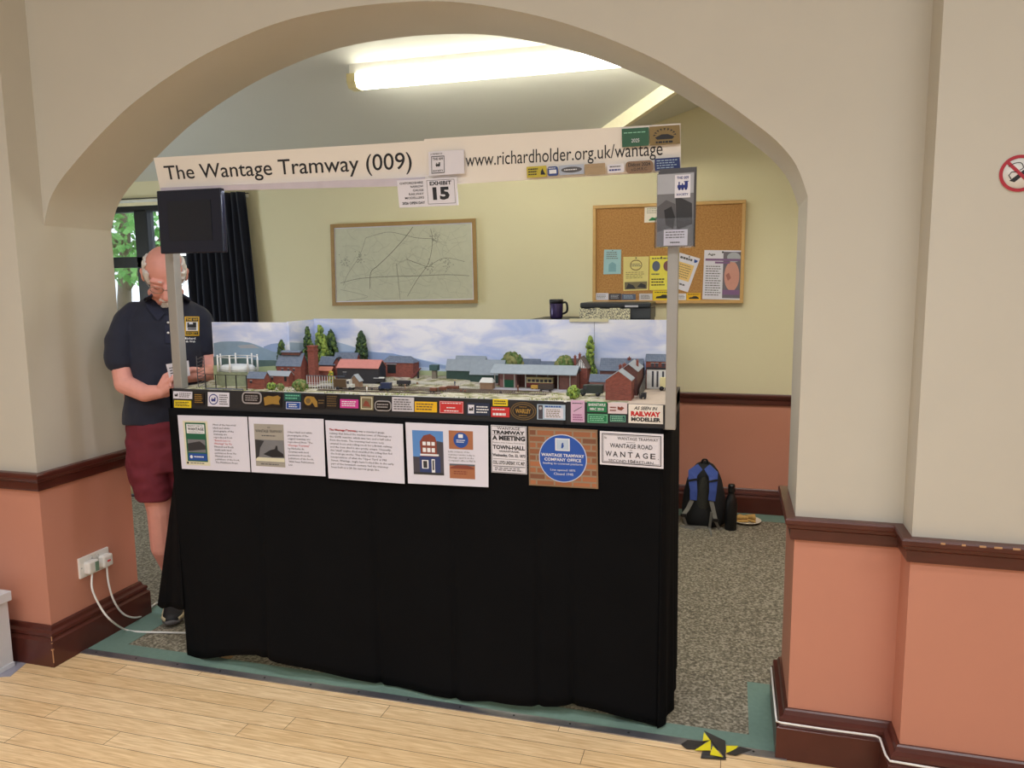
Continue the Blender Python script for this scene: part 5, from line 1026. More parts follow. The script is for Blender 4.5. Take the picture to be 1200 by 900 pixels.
# ------------------------------------------------------------------ cabinet, mug, printer behind the layout
zc = 1.281; root = empty('cabinet', (-.86, 4.85, 0), 'dark cabinet behind the layout carrying the mug and the printer', 'cabinet')
MB().box((-1.20, 4.62, .06), (-.50, 5.07, zc-.02), c('cabinet_dark', (38, 36, 40), .5)).build('body', root, bevel=.003)
MB().box((-1.225, 4.60, zc-.02), (-.49, 5.08, zc), c('cabinet_top', (30, 30, 34), .4)).build('top', root, bevel=.003)
for x in (-1.19, -.85): MB().box((x, 4.608, .1), (x+.325, 4.62, zc-.04), 'cabinet_dark').build('door', root, bevel=.002)
MB().box((-1.18, 4.64, 0), (-.52, 5.05, .06), 'black_paint').build('plinth', root)
p = PY(652, 373, 4.78); root = empty('travel_mug', (p.x, 4.78, zc), 'dark purple travel mug with black lid and handle on the cabinet', 'mug')
mb = MB(); mb.lathe([(.036, 0), (.040, .01), (.042, .03), (.043, .095), (.041, .1)], (p.x, 4.78, zc), c('mug_purple', (62, 50, 92), .25, metal=.3), 28); mb.build('body', root)
mb = MB(); mb.lathe([(.044, .095), (.045, .12), (.040, .122), (.036, .118), (.001, .118)], (p.x, 4.78, zc), c('mug_black', (26, 26, 32), .3), 28); mb.build('lid', root)
mb = MB(); mb.tube(catmull([(p.x+.040, 4.775, zc+.10), (p.x+.062, 4.77, zc+.102), (p.x+.073, 4.765, zc+.085), (p.x+.070, 4.77, zc+.045), (p.x+.040, 4.775, zc+.03)], 5), .007, 'mug_black', 8); mb.build('handle', root)
a = PY(681, 372, 4.72); b = PY(763, 372, 4.72)
root = empty('printer', ((a.x+b.x)/2, 4.85, zc), 'low black printer on the cabinet below the notice board', 'printer')
x0, x1 = a.x, b.x-.025; z1 = PY(720, 354.5, 4.72).z
MB().box((x0, 4.70, zc), (x1+.025, 5.0, z1-.03), c('printer_grey', (58, 62, 68), .45)).build('body', root, bevel=.006)
MB().box((x0-.002, 4.69, z1-.032), (x1+.027, 5.0, z1), c('printer_lid', (40, 44, 50), .35)).build('lid', root, bevel=.008)
MB().box((x1-.13, 4.686, z1-.028), (x1-.05, 4.692, z1-.016), 'badge_silver').build('badge_strip', root)
mb = MB(); 
for k in range(10):
    xx0 = x0-.002+k*.031; mb.box((xx0, 4.675+.003*math.sin(k), zc), (xx0+.032, 4.69, z1-.035-.004*math.sin(k*1.7)), 'speckled_cover')
tag(mb.build('folded_cover'), 'grey and cream speckled cloth bundled in front of the printer', 'cloth')

# ------------------------------------------------------------------ bits on the floor
YBk = 4.70
def PB_(x, y, d=0): return PY(x, y, YBk-d)
root = empty('backpack', (-.14, 4.78, 0), 'black backpack with blue shoulder straps standing on the carpet by the back wall', 'backpack')
bk = c('pack_black', (26, 27, 30), .8, var=.3, scale=40, bump=.2); pb_ = c('pack_blue', (62, 84, 160), .7, var=.1, scale=60); pgr = c('pack_strap', (128, 126, 120), .8)
mb = MB(); secs = []
cxp = PB_(824, 600).x
for (z, hw, dp, yc) in ((.0, .105, .07, 4.79), (.02, .128, .085, 4.79), (.10, .135, .09, 4.80), (.20, .125, .085, 4.81), (.28, .105, .075, 4.82), (.34, .08, .06, 4.83), (.375, .05, .04, 4.835), (.39, .02, .02, 4.84)):
    secs.append(((cxp, yc, z), (hw, 0, 0), (0, dp, 0)))
mb.loft(secs, bk, 28); mb.build('bag', root)
mb = MB(); mb.ball((cxp, 4.728, .17), (.045, .016, .15), c('pack_mesh', (52, 52, 46), .9, var=.4, scale=120), 14, 10); mb.build('back_panel', root)
def ribbon(pts, wds, m, t=.012):
    mb = MB(); P = [Vector(p) for p in pts]; vs = []; fs = []
    for i, p in enumerate(P):
        d = (P[min(i+1, len(P)-1)]-P[max(0, i-1)]).normalized(); s_ = d.cross(Vector((0, -1, 0))).normalized(); w_ = wds[i]/2; n_ = s_.cross(d).normalized()
        vs += [p-s_*w_-n_*t/2, p+s_*w_-n_*t/2, p+s_*w_+n_*t/2, p-s_*w_+n_*t/2]
    for i in range(len(P)-1):
        for j in range(4): j2 = (j+1) % 4; fs.append((i*4+j, i*4+j2, i*4+4+j2, i*4+4+j))
    fs += [(3, 2, 1, 0), tuple(len(P)*4-4+j for j in range(4))]
    mb.add(vs, fs, m); return mb
for (pts, lo) in (([(820.5, 547, -.02), (812, 554, 0), (811.5, 562, .012), (813, 575, .02), (812.5, 586, .02)], [(811, 586, .018), (806, 596, .02), (801, 603, .03)]), ([(828.5, 547, -.02), (836, 556, 0), (836, 563, .012), (835.5, 575, .02), (834, 587, .02)], [(833.5, 587, .018), (836, 598, .02), (838.5, 609, .03)])):
    ribbon([PB_(x, y, d) for x, y, d in pts], [.045, .062, .05, .044, .042], pb_).build('shoulder_strap', root, bevel=.003)
    x, y, d = pts[2]; ribbon([PB_(x-6, y+1.5, d+.008), PB_(x+6, y-.5, d+.008)], [.012, .012], bk, .004).build('strap_band', root)
    ribbon([PB_(x, y, d) for x, y, d in lo], [.026, .024, .024], pgr, .004).build('webbing', root)
    x, y, d = lo[-1]; q = PB_(x, y, d+.004); MB().box((q.x-.018, q.y-.006, q.z-.014), (q.x+.018, q.y+.004, q.z+.006), c('buckle_black', (20, 20, 22), .35)).build('buckle', root, bevel=.003)
for pts in ([(800, 604), (806, 612), (813, 617), (822, 617), (830, 612)], [(798, 612), (806, 618), (814, 620.5), (819, 618)], [(838, 610), (843, 616), (847, 612)], [(834, 600), (832, 614), (834, 628)]):
    ribbon([Vector((PZ(x, y, .006).x, min(4.70, PZ(x, y, .006).y), .006 if y > 607 else .03)) if y > 610 else PB_(x, y, .035) for x, y in pts], [.016]*len(pts), pgr, .003).build('loose_strap', root)
mb = MB(); mb.tube(catmull([(cxp-.02, 4.82, .375), (cxp-.012, 4.80, .408), (cxp+.012, 4.80, .408), (cxp+.02, 4.82, .375)], 4), .006, bk, 8); mb.build('grab_handle', root)
p = PZ(856, 622); mb = MB(); mb.lathe([(.034, 0), (.036, .005), (.036, .165), (.033, .19), (.022, .215), (.018, .225), (.018, .232)], (p.x, p.y+.03, 0), c('bottle_black', (16, 16, 18), .4), 28)
root = empty('water_bottle', (p.x, p.y+.03, 0), 'slim matt black water bottle standing beside the backpack', 'bottle'); mb.build('body', root)
mb = MB(); mb.lathe([(.0205, .232), (.0215, .238), (.0215, .272), (.018, .283), (.001, .285)], (p.x, p.y+.03, 0), c('bottle_cap', (20, 20, 22), .2), 24); mb.build('cap', root)
p = Vector((.115, 4.90, 0)); mb = MB(); mb.lathe([(.05, .002), (.055, 0), (.085, .012), (.09, .016), (.086, .017), (.055, .006), (.001, .005)], p, c('plate_white', (230, 222, 206), .3), 32); tag(mb.build('plate'), 'round white plate on the carpet beside the black bottle', 'plate')
bd_ = c('bread', (196, 158, 92), .85, var=.3, scale=70, bump=.3); fl = c('filling', (150, 110, 60), .8)
for (x, y, z, r, lb) in ((.080, 4.885, .008, .25, 'brown bread sandwich half lying at the left of the plate'), (.150, 4.90, .010, -.5, 'brown bread sandwich half at the right of the plate')):
    root = empty('sandwich', (x, y, z), lb, 'sandwich', 'sandwich halves on the plate')
    for k in range(2):
        mb = MB(); pts = [(-.04, -.028), (.04, -.03), (.0, .035)]; z0 = z+k*.022; n_ = 3
        vs = [(x+a*math.cos(r)-b*math.sin(r), y+a*math.sin(r)+b*math.cos(r), zz) for zz in (z0, z0+.016) for a, b in pts]; mb.add(vs, [(2, 1, 0), (3, 4, 5), (0, 1, 4, 3), (1, 2, 5, 4), (2, 0, 3, 5)], bd_); mb.build('bread_slice', root, bevel=.004)
    mb = MB(); vs = [(x+a*math.cos(r)-b*math.sin(r), y+a*math.sin(r)+b*math.cos(r), zz) for zz in (z+.016, z+.022) for a, b in [(-.036, -.024), (.036, -.026), (.0, .03)]]; mb.add(vs, [(2, 1, 0), (3, 4, 5), (0, 1, 4, 3), (1, 2, 5, 4), (2, 0, 3, 5)], fl); mb.build('filling', root)
# canvas bag far left behind the man
p = PZ(155, 582); root = empty('canvas_bag', (p.x, p.y+.1, 0), 'beige canvas bag with dark base on the floor behind the man', 'bag')
mb = MB(); mb.loft([((p.x, p.y+.1, z), (hw, 0, 0), (0, dp, 0)) for z, hw, dp in ((.02, .15, .1), (.1, .16, .11), (.2, .14, .09), (.26, .12, .06))], c('canvas_beige', (176, 164, 124), .85, var=.15, scale=30), 24); mb.build('body', root)
mb = MB(); mb.loft([((p.x, p.y+.1, z), (hw, 0, 0), (0, dp, 0)) for z, hw, dp in ((0, .145, .1), (.022, .155, .105))], 'black_paint', 24); mb.build('base', root)
for dx in (-.05, .05): mb = MB(); mb.tube(catmull([(p.x+dx-.03, p.y+.06, .2), (p.x+dx, p.y+.05, .36), (p.x+dx+.04, p.y+.06, .2)], 5), .006, c('bag_blue', (70, 84, 110)), 8); mb.build('handle', root)
# hazard tape on the threshold
root = empty('hazard_tape', (-.03, 2.41, 0), 'crumpled yellow and black hazard tape stuck over the metal threshold', 'tape')
ty = c('tape_yellow', (226, 212, 30), .4); tb = c('tape_black', (44, 42, 44), .4)
def tp(pts, m, lift=.0): mb = MB(); P = [PZ(x, y, .0045+lift+h) for x, y, h in pts]; n_ = len(P); mb.add(P+[q-Vector((0, 0, .0012)) for q in P], [tuple(range(n_)), tuple(range(2*n_-1, n_-1, -1))]+[(i, i+n_, (i+1) % n_+n_, (i+1) % n_) for i in range(n_)], m); return mb
tape = MB()
for pts, m, l in (([(798, 872, 0), (806, 867, .002), (827, 869, 0), (818, 878, 0), (804, 877, 0)], tb, 0), ([(825, 856, .012), (850, 868, .004), (850.5, 889, 0), (832, 866, .006)], tb, .001), ([(823.5, 868, .002), (825, 858, .010), (832, 867, .004)], ty, .003), ([(814, 879, 0), (833, 867, .004), (833, 879, .002)], ty, .003), ([(832, 884, .001), (835.5, 874, .004), (847, 887, .001)], ty, .003), ([(821, 888, 0), (823, 880, .004), (833, 880, .003), (832, 885, .002), (851, 887, 0), (850.5, 890, 0)], tb, 0), ([(851, 874, .001), (865, 874, .001), (861, 879, 0), (851, 882, 0)], ty, .001), ([(851, 883, 0), (867, 875, .002), (881, 878.5, 0), (862, 885, 0)], tb, .001)):
    t_ = tp(pts, m, l); tape.add(t_.v, t_.f, m)
tape.build('tape_strip', root)
# socket with two plugs and their cables
xs = XL+.0; A_ = PX(91, 654, XL+.004); B_ = PX(126, 641.5, XL+.004); Cc = PX(93, 679, XL+.004)
z0, z1, y0, y1 = Cc.z, (A_.z+B_.z)/2, A_.y, B_.y
root = empty('wall_socket', (XL, (y0+y1)/2, z0), 'white double wall socket on the salmon reveal of the left pillar', 'socket')
MB().box((XL-.001, y0, z0), (XL+.010, y1, z1), 'plastic_white').build('face_plate', root, bevel=.003)
for f in (.40, .60): MB().box((XL+.009, y0+(y1-y0)*f-.006, z1-.030), (XL+.014, y0+(y1-y0)*f+.006, z1-.012), c('switch_grey', (206, 204, 200), .3)).build('switch', root, bevel=.001)
for f in (.06, .94): mb = MB(); mb.tube([(XL+.009, y0+(y1-y0)*f, (z0+z1)/2), (XL+.011, y0+(y1-y0)*f, (z0+z1)/2)], .0035, 'badge_silver', 10); mb.build('screw', root)
for k, (f, lb) in enumerate(((.27, 'square white plug in the left half of the wall socket'), (.76, 'rounded white plug in the right half of the wall socket'))):
    yc = y0+(y1-y0)*f; zc_ = (z0+z1)/2-.002; mb = MB(); mb.box((XL+.010, yc-.026, zc_-.027), (XL+.044, yc+.026, zc_+.027), 'plastic_white'); o = mb.build('plug', bevel=.008); tag(o, lb, 'plug', 'plugs in the wall socket')
    mb = MB()
    if k == 0: mb.box((XL+.044, yc+.004, zc_-.02), (XL+.046, yc+.022, zc_+.02), c('plug_green', (120, 150, 130)))
    else: mb.box((XL+.044, yc-.008, zc_-.003), (XL+.046, yc+.008, zc_+.004), 'badge_red')
    mb.build('marking', o)
    if k == 0: pts = [(XL+.03, yc, zc_-.025), PX(108, 690, -2.545), PX(118, 712, -2.52), PX(130, 727, -2.49), PZ(147, 738, .006), PZ(165, 740.5, .005), PZ(190, 741, .005), PZ(218, 741.5, .005), PZ(240, 741, .005)]
    else: pts = [(XL+.03, yc, zc_-.025), PX(127, 682, -2.555), PX(133, 703, -2.545), PX(143, 718, -2.545), PX(155, 723.5, -2.545), PZ(166, 722, .006), PZ(175, 714, .005), PZ(183, 707, .005), PZ(200, 700, .005)]
    mb = MB(); mb.tube(catmull([tuple(p) for p in pts], 6), .0042, 'plastic_white', 8); tag(mb.build('cable'), ('white mains cable from the left plug running along under the drape', 'white mains cable from the right plug curling back over the teal carpet edge')[k], 'cable')
# thin white cable along the right skirting
mb = MB(); P = []
for (x, y, z) in ((XR-.035, YB-.02, .126), (XR-.035, 2.60, .126), (XR-.034, YF-.032, .125), (XR-.02, YF-.036, .125), (.3, YF-.036, .124), (.45, YF-.036, .125), (.462, YF-.045, .125), (.463, 2.30, .124), (.47, 2.276, .122), (.6, 2.274, .12), (1.2, 2.274, .12)): P.append((x, y, z))
mb.tube(P, .0035, 'plastic_white', 8); tag(mb.build('cable'), 'thin white cable clipped along the right-hand skirting board', 'cable')
# no smoking sign
root_p = PY(1195, 203, 2.305); mb = MB(); R_ = .0465; mb.tube([(root_p.x, 2.3095, root_p.z), (root_p.x, 2.307, root_p.z)], R_, 'plastic_white', 48)
root = empty('no_smoking_sign', (root_p.x, 2.31, root_p.z-R_), 'round red and white no smoking sign on the cream wall at the right', 'sign'); mb.build('disc', root)
mb = MB(); vs = []; fs = []; k = 48
for i in range(k): a = 2*math.pi*i/k; vs += [(root_p.x+R_*math.cos(a), 2.3062, root_p.z+R_*math.sin(a)), (root_p.x+R_*.82*math.cos(a), 2.3062, root_p.z+R_*.82*math.sin(a))]
for i in range(k): j = (i+1) % k; fs.append((i*2, j*2, j*2+1, i*2+1))
nr = c('sign_red', (178, 34, 50), .4); mb.add(vs, fs, nr)
d = Vector((.70, 0, -.71)); n_ = Vector((.71, 0, .70)); pc = Vector((root_p.x, 2.3058, root_p.z)); mb.add([pc-d*R_*.9-n_*.0042, pc+d*R_*.9-n_*.0042, pc+d*R_*.9+n_*.0042, pc-d*R_*.9+n_*.0042], [(0, 1, 2, 3)], nr); mb.build('red_ring', root, fix=False)
mb = MB(); y_ = 2.3064; rx_, rz_ = root_p.x, root_p.z
mb.add([(rx_-.022, y_, rz_-.018), (rx_-.010, y_, rz_-.022), (rx_+.026, y_, rz_+.010), (rx_+.018, y_, rz_+.016)], [(0, 1, 2, 3)], 'ink')
mb.tube([(rx_-.018, y_, rz_-.014), (rx_-.024, y_, rz_-.004), (rx_-.018, y_, rz_+.004), (rx_-.006, y_, rz_+.004)], .0012, 'ink', 6); mb.tube(catmull([(rx_-.026, y_, rz_+.018), (rx_-.012, y_, rz_+.026), (rx_+.002, y_, rz_+.026), (rx_+.008, y_, rz_+.014), (rx_, y_, rz_+.008)], 4), .0010, 'ink', 6); mb.build('cigarette_symbol', root)
# storage box
def f_pl(nt, b, tc): b.inputs['Base Color'].default_value = (.95, .95, .98, 1); b.inputs['Transmission Weight'].default_value = .4; b.inputs['IOR'].default_value = 1.15
node_mat('clear_plastic', f_pl, .25)
root = empty('storage_box', (-2.98, 2.03, 0), 'clear plastic storage box with lid on the wooden floor at the left edge', 'storage box')
mb = MB(); bx0, bx1, by0, by1 = -3.25, -2.735, 1.80, 2.235
def tapered(x0, x1, y0, y1, z0, z1, t, m): mb.hexa([(x0+t, y0+t, z0), (x1-t, y0+t, z0), (x1-t, y1-t, z0), (x0+t, y1-t, z0), (x0, y0, z1), (x1, y0, z1), (x1, y1, z1), (x0, y1, z1)], m)
for (a0, a1, b0, b1) in ((bx1-.004, bx1, by0, by1), (bx0, bx0+.004, by0, by1), (bx0, bx1, by0, by0+.004), (bx0, bx1, by1-.004, by1)): mb.box((a0, b0, .002), (a1, b1, .275), 'clear_plastic')
mb.box((bx0, by0, .0), (bx1, by1, .006), 'clear_plastic'); mb.box((bx0-.006, by0-.006, .0), (bx1+.004, by1+.002, .02), 'clear_plastic')
for y in (1.90, 2.15): mb.box((bx1, y, .02), (bx1+.006, y+.012, .26), 'clear_plastic')
mb.build('tub', root, bevel=.002)
mb = MB(); mb.box((bx0-.012, by0-.012, .275), (bx1+.012, by1+.010, .315), 'clear_plastic'); mb.box((bx0+.01, by0+.01, .315), (bx1-.02, by1-.02, .322), 'clear_plastic'); mb.build('lid', root, bevel=.006)
for k in range(5):
    for j in range(3):
        mb = MB(); z = .012+k*.048; y = 1.83+j*.13; mb.box((bx0+.05, y, z), (bx1-.02, y+.115, z+.046), 'plastic_white'); tag(mb.build('white_carton', bevel=.008), 'small white carton stacked inside the clear storage box', 'carton', 'white cartons inside the storage box')
mb = MB(); q = [PZ(-20, 772), PZ(12, 769.5), PZ(37, 772), PZ(12, 793), PZ(-20, 795)]; q = [v+Vector((0, 0, .0012)) for v in q]; n_ = 5; mb.add(q+[v-Vector((0, 0, .0011)) for v in q], [tuple(range(n_)), tuple(range(2*n_-1, n_-1, -1))]+[(i, i+n_, (i+1) % n_+n_, (i+1) % n_) for i in range(n_)], c('pad_grey', (150, 146, 158), .12)); tag(mb.build('plastic_pad'), 'shiny grey plastic sheet on the floor under the storage box', 'mat')

# ------------------------------------------------------------------ the man
B0 = PY(197, 400, 2.775); fwd = Vector((-B0.x, -B0.y, 0)).normalized(); rgt = Vector((-fwd.y, fwd.x, 0)); UP = Vector((0, 0, 1))
def PB(x, y, b=0.):
    d = ray(x, y); return C0+d*(((B0+fwd*b-C0).dot(fwd))/d.dot(fwd))
skin = c('skin', (230, 162, 148), .5, var=.08, scale=40); 
def capsule(mb, a, ra, b, rb, m=skin, n=14):
    a, b = Vector(a), Vector(b); t = (b-a); L = t.length
    if L < 1e-6: mb.ball(a, ra, m); return
    t /= L; pts = []; rs = []
    for k in range(5): an = math.pi/2*(1-k/4); pts.append(a-t*ra*math.sin(an)); rs.append(max(.0003, ra*math.cos(an)))
    for k in range(1, 5): an = math.pi/2*k/4; pts.append(b+t*rb*math.sin(an)) if k else None; rs.append(max(.0003, rb*math.cos(an)))
    pts.insert(5, b.copy()); rs.insert(5, rb)
    mb.tube(pts, rs, m, n)
def chain(mb, P, R_, m=skin, n=14):
    for i in range(len(P)-1): capsule(mb, P[i], R_[i], P[i+1], R_[i+1], m, n)
def remesh(mb, voxel, smooth, name, parent, disp=0., dscale=20, noise_dir=None):
    tmp = mb.build('tmp', origin=(0, 0, 0), fix=True); r = tmp.modifiers.new('r', 'REMESH'); r.mode = 'VOXEL'; r.voxel_size = voxel; r.use_smooth_shade = True
    s_ = tmp.modifiers.new('s', 'SMOOTH'); s_.factor = .5; s_.iterations = smooth
    dg = bpy.context.evaluated_depsgraph_get(); dg.update(); me = bpy.data.meshes.new_from_object(tmp.evaluated_get(dg), depsgraph=dg)
    m0 = mb.mats[0]; bpy.data.objects.remove(tmp); me.materials.clear(); me.materials.append(m0)
    if disp:
        ns = [v.normal.copy() for v in me.vertices]
        for v, n_ in zip(me.vertices, ns):
            p = v.co; v.co = p+n_*disp*(noise.noise(Vector((p.x*dscale, p.y*dscale, p.z*dscale*(noise_dir or 1))))+.5*noise.noise(p*dscale*2.3))
    o_ = Vector(parent['_o'])
    for v in me.vertices: v.co -= o_
    for p in me.polygons: p.use_smooth = True
    me.name = name; o = bpy.data.objects.new(name, me); COL.objects.link(o); o.parent = parent; o['_o'] = list(o_)
    return o, BVHTree.FromPolygons([v.co+o_ for v in me.vertices], [list(p.vertices) for p in me.polygons])
foot = PZ(200, 736)
man = empty('person', (B0.x, B0.y, 0), 'balding man in navy polo shirt and dark red shorts looking down at his hands', 'person')
HC = PB(193, 321, .05); TH = math.radians(34)
hx = rgt; hy = fwd*math.cos(TH)-UP*math.sin(TH); hz_ = UP*math.cos(TH)+fwd*math.sin(TH); AX = (hx, hy, hz_)
def HL(x, y, z): return HC+hx*x+hy*y+hz_*z
def arm(P, R_): return P, R_
b = MB()
# head
b.ball(HL(0, -.012, .028), (.075, .094, .083), skin, 28, 20, AX); b.ball(HL(0, .035, -.035), (.059, .060, .080), skin, 24, 16, AX); b.ball(HL(0, .062, -.095), (.034, .026, .026), skin, 14, 10, AX)
capsule(b, HL(0, .092, -.005), .009, HL(0, .114, -.045), .0145); 
for sx in (-1, 1):
    b.ball(HL(.014*sx, .102, -.050), .0095, skin); b.ball(HL(.038*sx, .066, -.045), (.024, .024, .026), skin, 14, 10, AX); b.ball(HL(.082*sx, -.012, -.012), (.010, .019, .032), skin, 14, 12, AX); b.ball(HL(.088*sx, -.016, .004), (.008, .012, .014), skin, 10, 8, AX)
    capsule(b, HL(.016*sx, .084, .012), .010, HL(.05*sx, .070, .012), .010); b.ball(HL(.033*sx, .077, -.010), (.015, .011, .009), skin, 12, 8, AX); capsule(b, HL(.05*sx, .02, -.08), .022, HL(.022*sx, .06, -.1), .02)
capsule(b, HL(-.02, .088, -.078), .007, HL(.02, .088, -.078), .007)
chain(b, [HL(0, -.02, -.02), PB(194, 350, -.02), PB(195, 366, -.03)], [.058, .058, .07])
# arms
RA = [PB(152, 380, 0), PB(141, 425, .04), PB(146, 450, .06), PB(170, 461, .14), PB(189, 459, .19)]
LA = [PB(233, 382, 0), PB(243, 420, .02), PB(247, 436, .04), PB(241, 438, .10), PB(234, 439, .15)]
chain(b, RA, [.036, .038, .041, .036, .027]); chain(b, LA, [.034, .036, .038, .033, .026])
chain(b, [PB(168, 392, 0), RA[0]], [.04, .034]); chain(b, [PB(222, 392, 0), LA[0]], [.04, .032]); b.loft([(PB(195, 366, -.01), rgt*.06, fwd*.045), (PB(195, 390, 0), rgt*.12, fwd*.07), (PB(195, 440, .01), rgt*.125, fwd*.09), (PB(195, 500, .0), rgt*.13, fwd*.09), (PB(195, 540, 0), rgt*.13, fwd*.09)], skin)
# right hand (left in the picture): loose fist round the card
def hand(base, palm_dir, across, nrm, sc=1., curl=(.5, 1.0, .9), spread=.012, thumb=1):
    pd_, ac, nn = palm_dir.normalized(), across.normalized(), nrm.normalized()
    capsule(b, base, .024*sc, base+pd_*.045*sc, .026*sc)
    for k in range(4):
        o = (k-1.5)*.0185*sc; root_ = base+pd_*(.078-.004*abs(k-1.2))*sc+ac*o
        capsule(b, base+ac*o*.75+pd_*.01, .014*sc, root_, .0115*sc)
        L = (.038, .043, .040, .031)[k]*sc; p = root_; an = 0; r_ = .0092*sc
        for j in range(3):
            an += curl[j]+.08*k; d = pd_*math.cos(an)+nn*math.sin(an); q = p+d*L*(1, .66, .5)[j]; capsule(b, p, r_, q, r_*.92, n=10); p = q; r_ *= .93
    t0 = base-ac*.022*sc*thumb+pd_*.012*sc; t1 = t0-ac*.020*sc*thumb+pd_*.032*sc+nn*.014*sc; t2 = t1+pd_*.028*sc+ac*.006*thumb*sc+nn*.012*sc; t3 = t2+pd_*.020*sc+ac*.012*thumb*sc+nn*.004
    chain(b, [t0, t1, t2, t3], [.0155*sc, .0125*sc, .0108*sc, .0095*sc], n=10)
pR = RA[-1]; hand(pR, rgt*.75+UP*.42+fwd*.35, UP*-.7+rgt*.35+fwd*-.25, rgt*.1+UP*.55-fwd*.6, .98, (.7, 1.15, .9), thumb=1)
pL = LA[-1]; hand(pL, rgt*-.72+UP*.05+fwd*.45, UP*-.45+fwd*-.2+rgt*-.1, UP*-.4-rgt*.2+fwd*.3, .95, (.35, .7, .7), thumb=1)
# legs
fdir = (fwd*.97-rgt*.12).normalized(); ANK = PZ(201, 737)-fdir*.205
for sx, xo in ((-1, 0), (1, 45)):
    an0 = ANK+rgt*(.17 if xo else 0)-fdir*(.05 if xo else 0)
    chain(b, [PB(179+xo*1.05, 535, 0), PB(188+xo, 598, .02), PB(191+xo, 640, -.02), an0+UP*.16, an0+UP*.07], [.085, .055, .052, .034, .034])
body, _ = remesh(b, .0038, 3, 'body', man)
# shirt
sh = c('navy_polo', (30, 34, 52), .85, var=.15, scale=30, sheen=.1); b = MB()
b.loft([(PB(195, 347, -.02), rgt*.062, fwd*.055), (PB(195, 350, -.02), rgt*.088, fwd*.062), (PB(194, 357, -.015), rgt*.13, fwd*.075), (PB(194, 364, -.015), rgt*.152, fwd*.088), (PB(194, 375, -.01), rgt*.165, fwd*.105), (PB(195, 405, .005), rgt*.16, fwd*.11), (PB(195, 440, .01), rgt*.152, fwd*.11), (PB(194, 470, .01), rgt*.165, fwd*.115), (PB(193, 493, .0), rgt*.168, fwd*.115)], sh, 36)
chain(b, [PB(160, 366, -.01), PB(148, 373, 0), PB(141, 400, .02), PB(140, 421, .035)], [.048, .050, .055, .055], sh, 18)
chain(b, [PB(228, 368, -.01), PB(236, 374, 0), PB(240, 395, .01), PB(241, 408, .015)], [.046, .048, .05, .048], sh, 18)
shirt, bv = remesh(b, .0055, 4, 'polo_shirt', man, .009, 9, .7)
# shorts
so = c('maroon_shorts', (112, 34, 48), .85, var=.15, scale=30); b = MB()
b.loft([(PB(194, 488, 0), rgt*.158, fwd*.115), (PB(196, 505, 0), rgt*.165, fwd*.12), (PB(197, 530, 0), rgt*.168, fwd*.12), (PB(198, 548, 0), rgt*.165, fwd*.115)], so, 32)
for xo in (0, 44): b.loft([(PB(177+xo, 520, 0), rgt*.085, fwd*.105), (PB(177+xo, 550, .0), rgt*.092, fwd*.105), (PB(180+xo, 570, .005), rgt*.083, fwd*.10), (PB(181+xo, 583, .01), rgt*.078, fwd*.095)], so, 28)
b.ball(PB(152, 540, -.01), (.02, .07, .055), so, 12, 8, (rgt, fwd, UP))
remesh(b, .006, 3, 'shorts', man, .008, 13, 1.6)
def onshirt(x, y, off=.002):
    d = ray(x, y).normalized(); h_ = bv.ray_cast(C0, d); return (h_[0]-d*off) if h_[0] else PB(x, y, .13)
def shirt_patch(mb, x0, y0, x1, y1, m, off, nu=6, nv=6):
    vs = [onshirt(x0+(x1-x0)*i/nu, y0+(y1-y0)*j/nv, off) for j in range(nv+1) for i in range(nu+1)]
    mb.add(vs, [(j*(nu+1)+i, j*(nu+1)+i+1, (j+1)*(nu+1)+i+1, (j+1)*(nu+1)+i) for j in range(nv) for i in range(nu)], m)
def ribbon_on(mb, A, B_, m, off):
    n_ = len(A); vs = [onshirt(*A[i], off) for i in range(n_)]+[onshirt(*B_[i], off) for i in range(n_)]; d_ = fwd*.006; k = len(vs)
    mb.add(vs+[v-d_ for v in vs], [(i, i+1, n_+i+1, n_+i) for i in range(n_-1)]+[(n_+i, n_+i+1, k+n_+i+1, k+n_+i) for i in range(n_-1)]+[(i, i+1, k+i+1, k+i) for i in range(n_-1)], m)
mb = MB(); co = c('navy_collar', (38, 42, 62), .85)
ribbon_on(mb, catmull([(168, 350), (173, 361), (185, 376)], 4), catmull([(178, 344), (183, 354), (193, 367)], 4), co, .010)
ribbon_on(mb, catmull([(224, 350), (219, 361), (208, 376)], 4), catmull([(214, 344), (209, 354), (199, 367)], 4), co, .010)
mb.build('collar', man)
mb = MB(); ribbon_on(mb, [(193, 370), (193, 385), (193.5, 402)], [(200, 370), (200, 385), (200.5, 402)], co, .004); mb.build('placket', man)
for y_ in (378, 390): mb = MB(); mb.ball(onshirt(197, y_, .007), .005, 'ink_white', 8, 6); mb.build('button', man)
mb = MB(); yl = c('badge_gold', (226, 180, 40)); shirt_patch(mb, 216.5, 371, 233.5, 393.5, yl, .003); shirt_patch(mb, 217.7, 372.2, 232.3, 376.6, 'ink', .004); shirt_patch(mb, 217.7, 388.2, 232.3, 392.3, 'ink', .004); shirt_patch(mb, 218, 377.2, 232, 387.6, 'ink_white', .004); shirt_patch(mb, 219.5, 380, 229, 384, 'ink', .005); shirt_patch(mb, 226, 377.8, 230, 384, 'ink', .0055); shirt_patch(mb, 219.5, 378, 221.5, 381, 'ink', .0055); shirt_patch(mb, 220, 384.5, 230, 386.5, 'ink_grey', .005)
def shirt_text(mb, t_, x0, y0, x1, y1, m):
    vs, fs = text_geo(t_, .02, 0, 1); xs_ = [v[0] for v in vs]; ys_ = [v[1] for v in vs]; a0, a1, b0, b1 = min(xs_), max(xs_), min(ys_), max(ys_)
    mb.add([onshirt(x0+(x-a0)/(a1-a0)*(x1-x0), y1-(y-b0)/(b1-b0)*(y1-y0), .0055) for x, y in vs], fs, m)
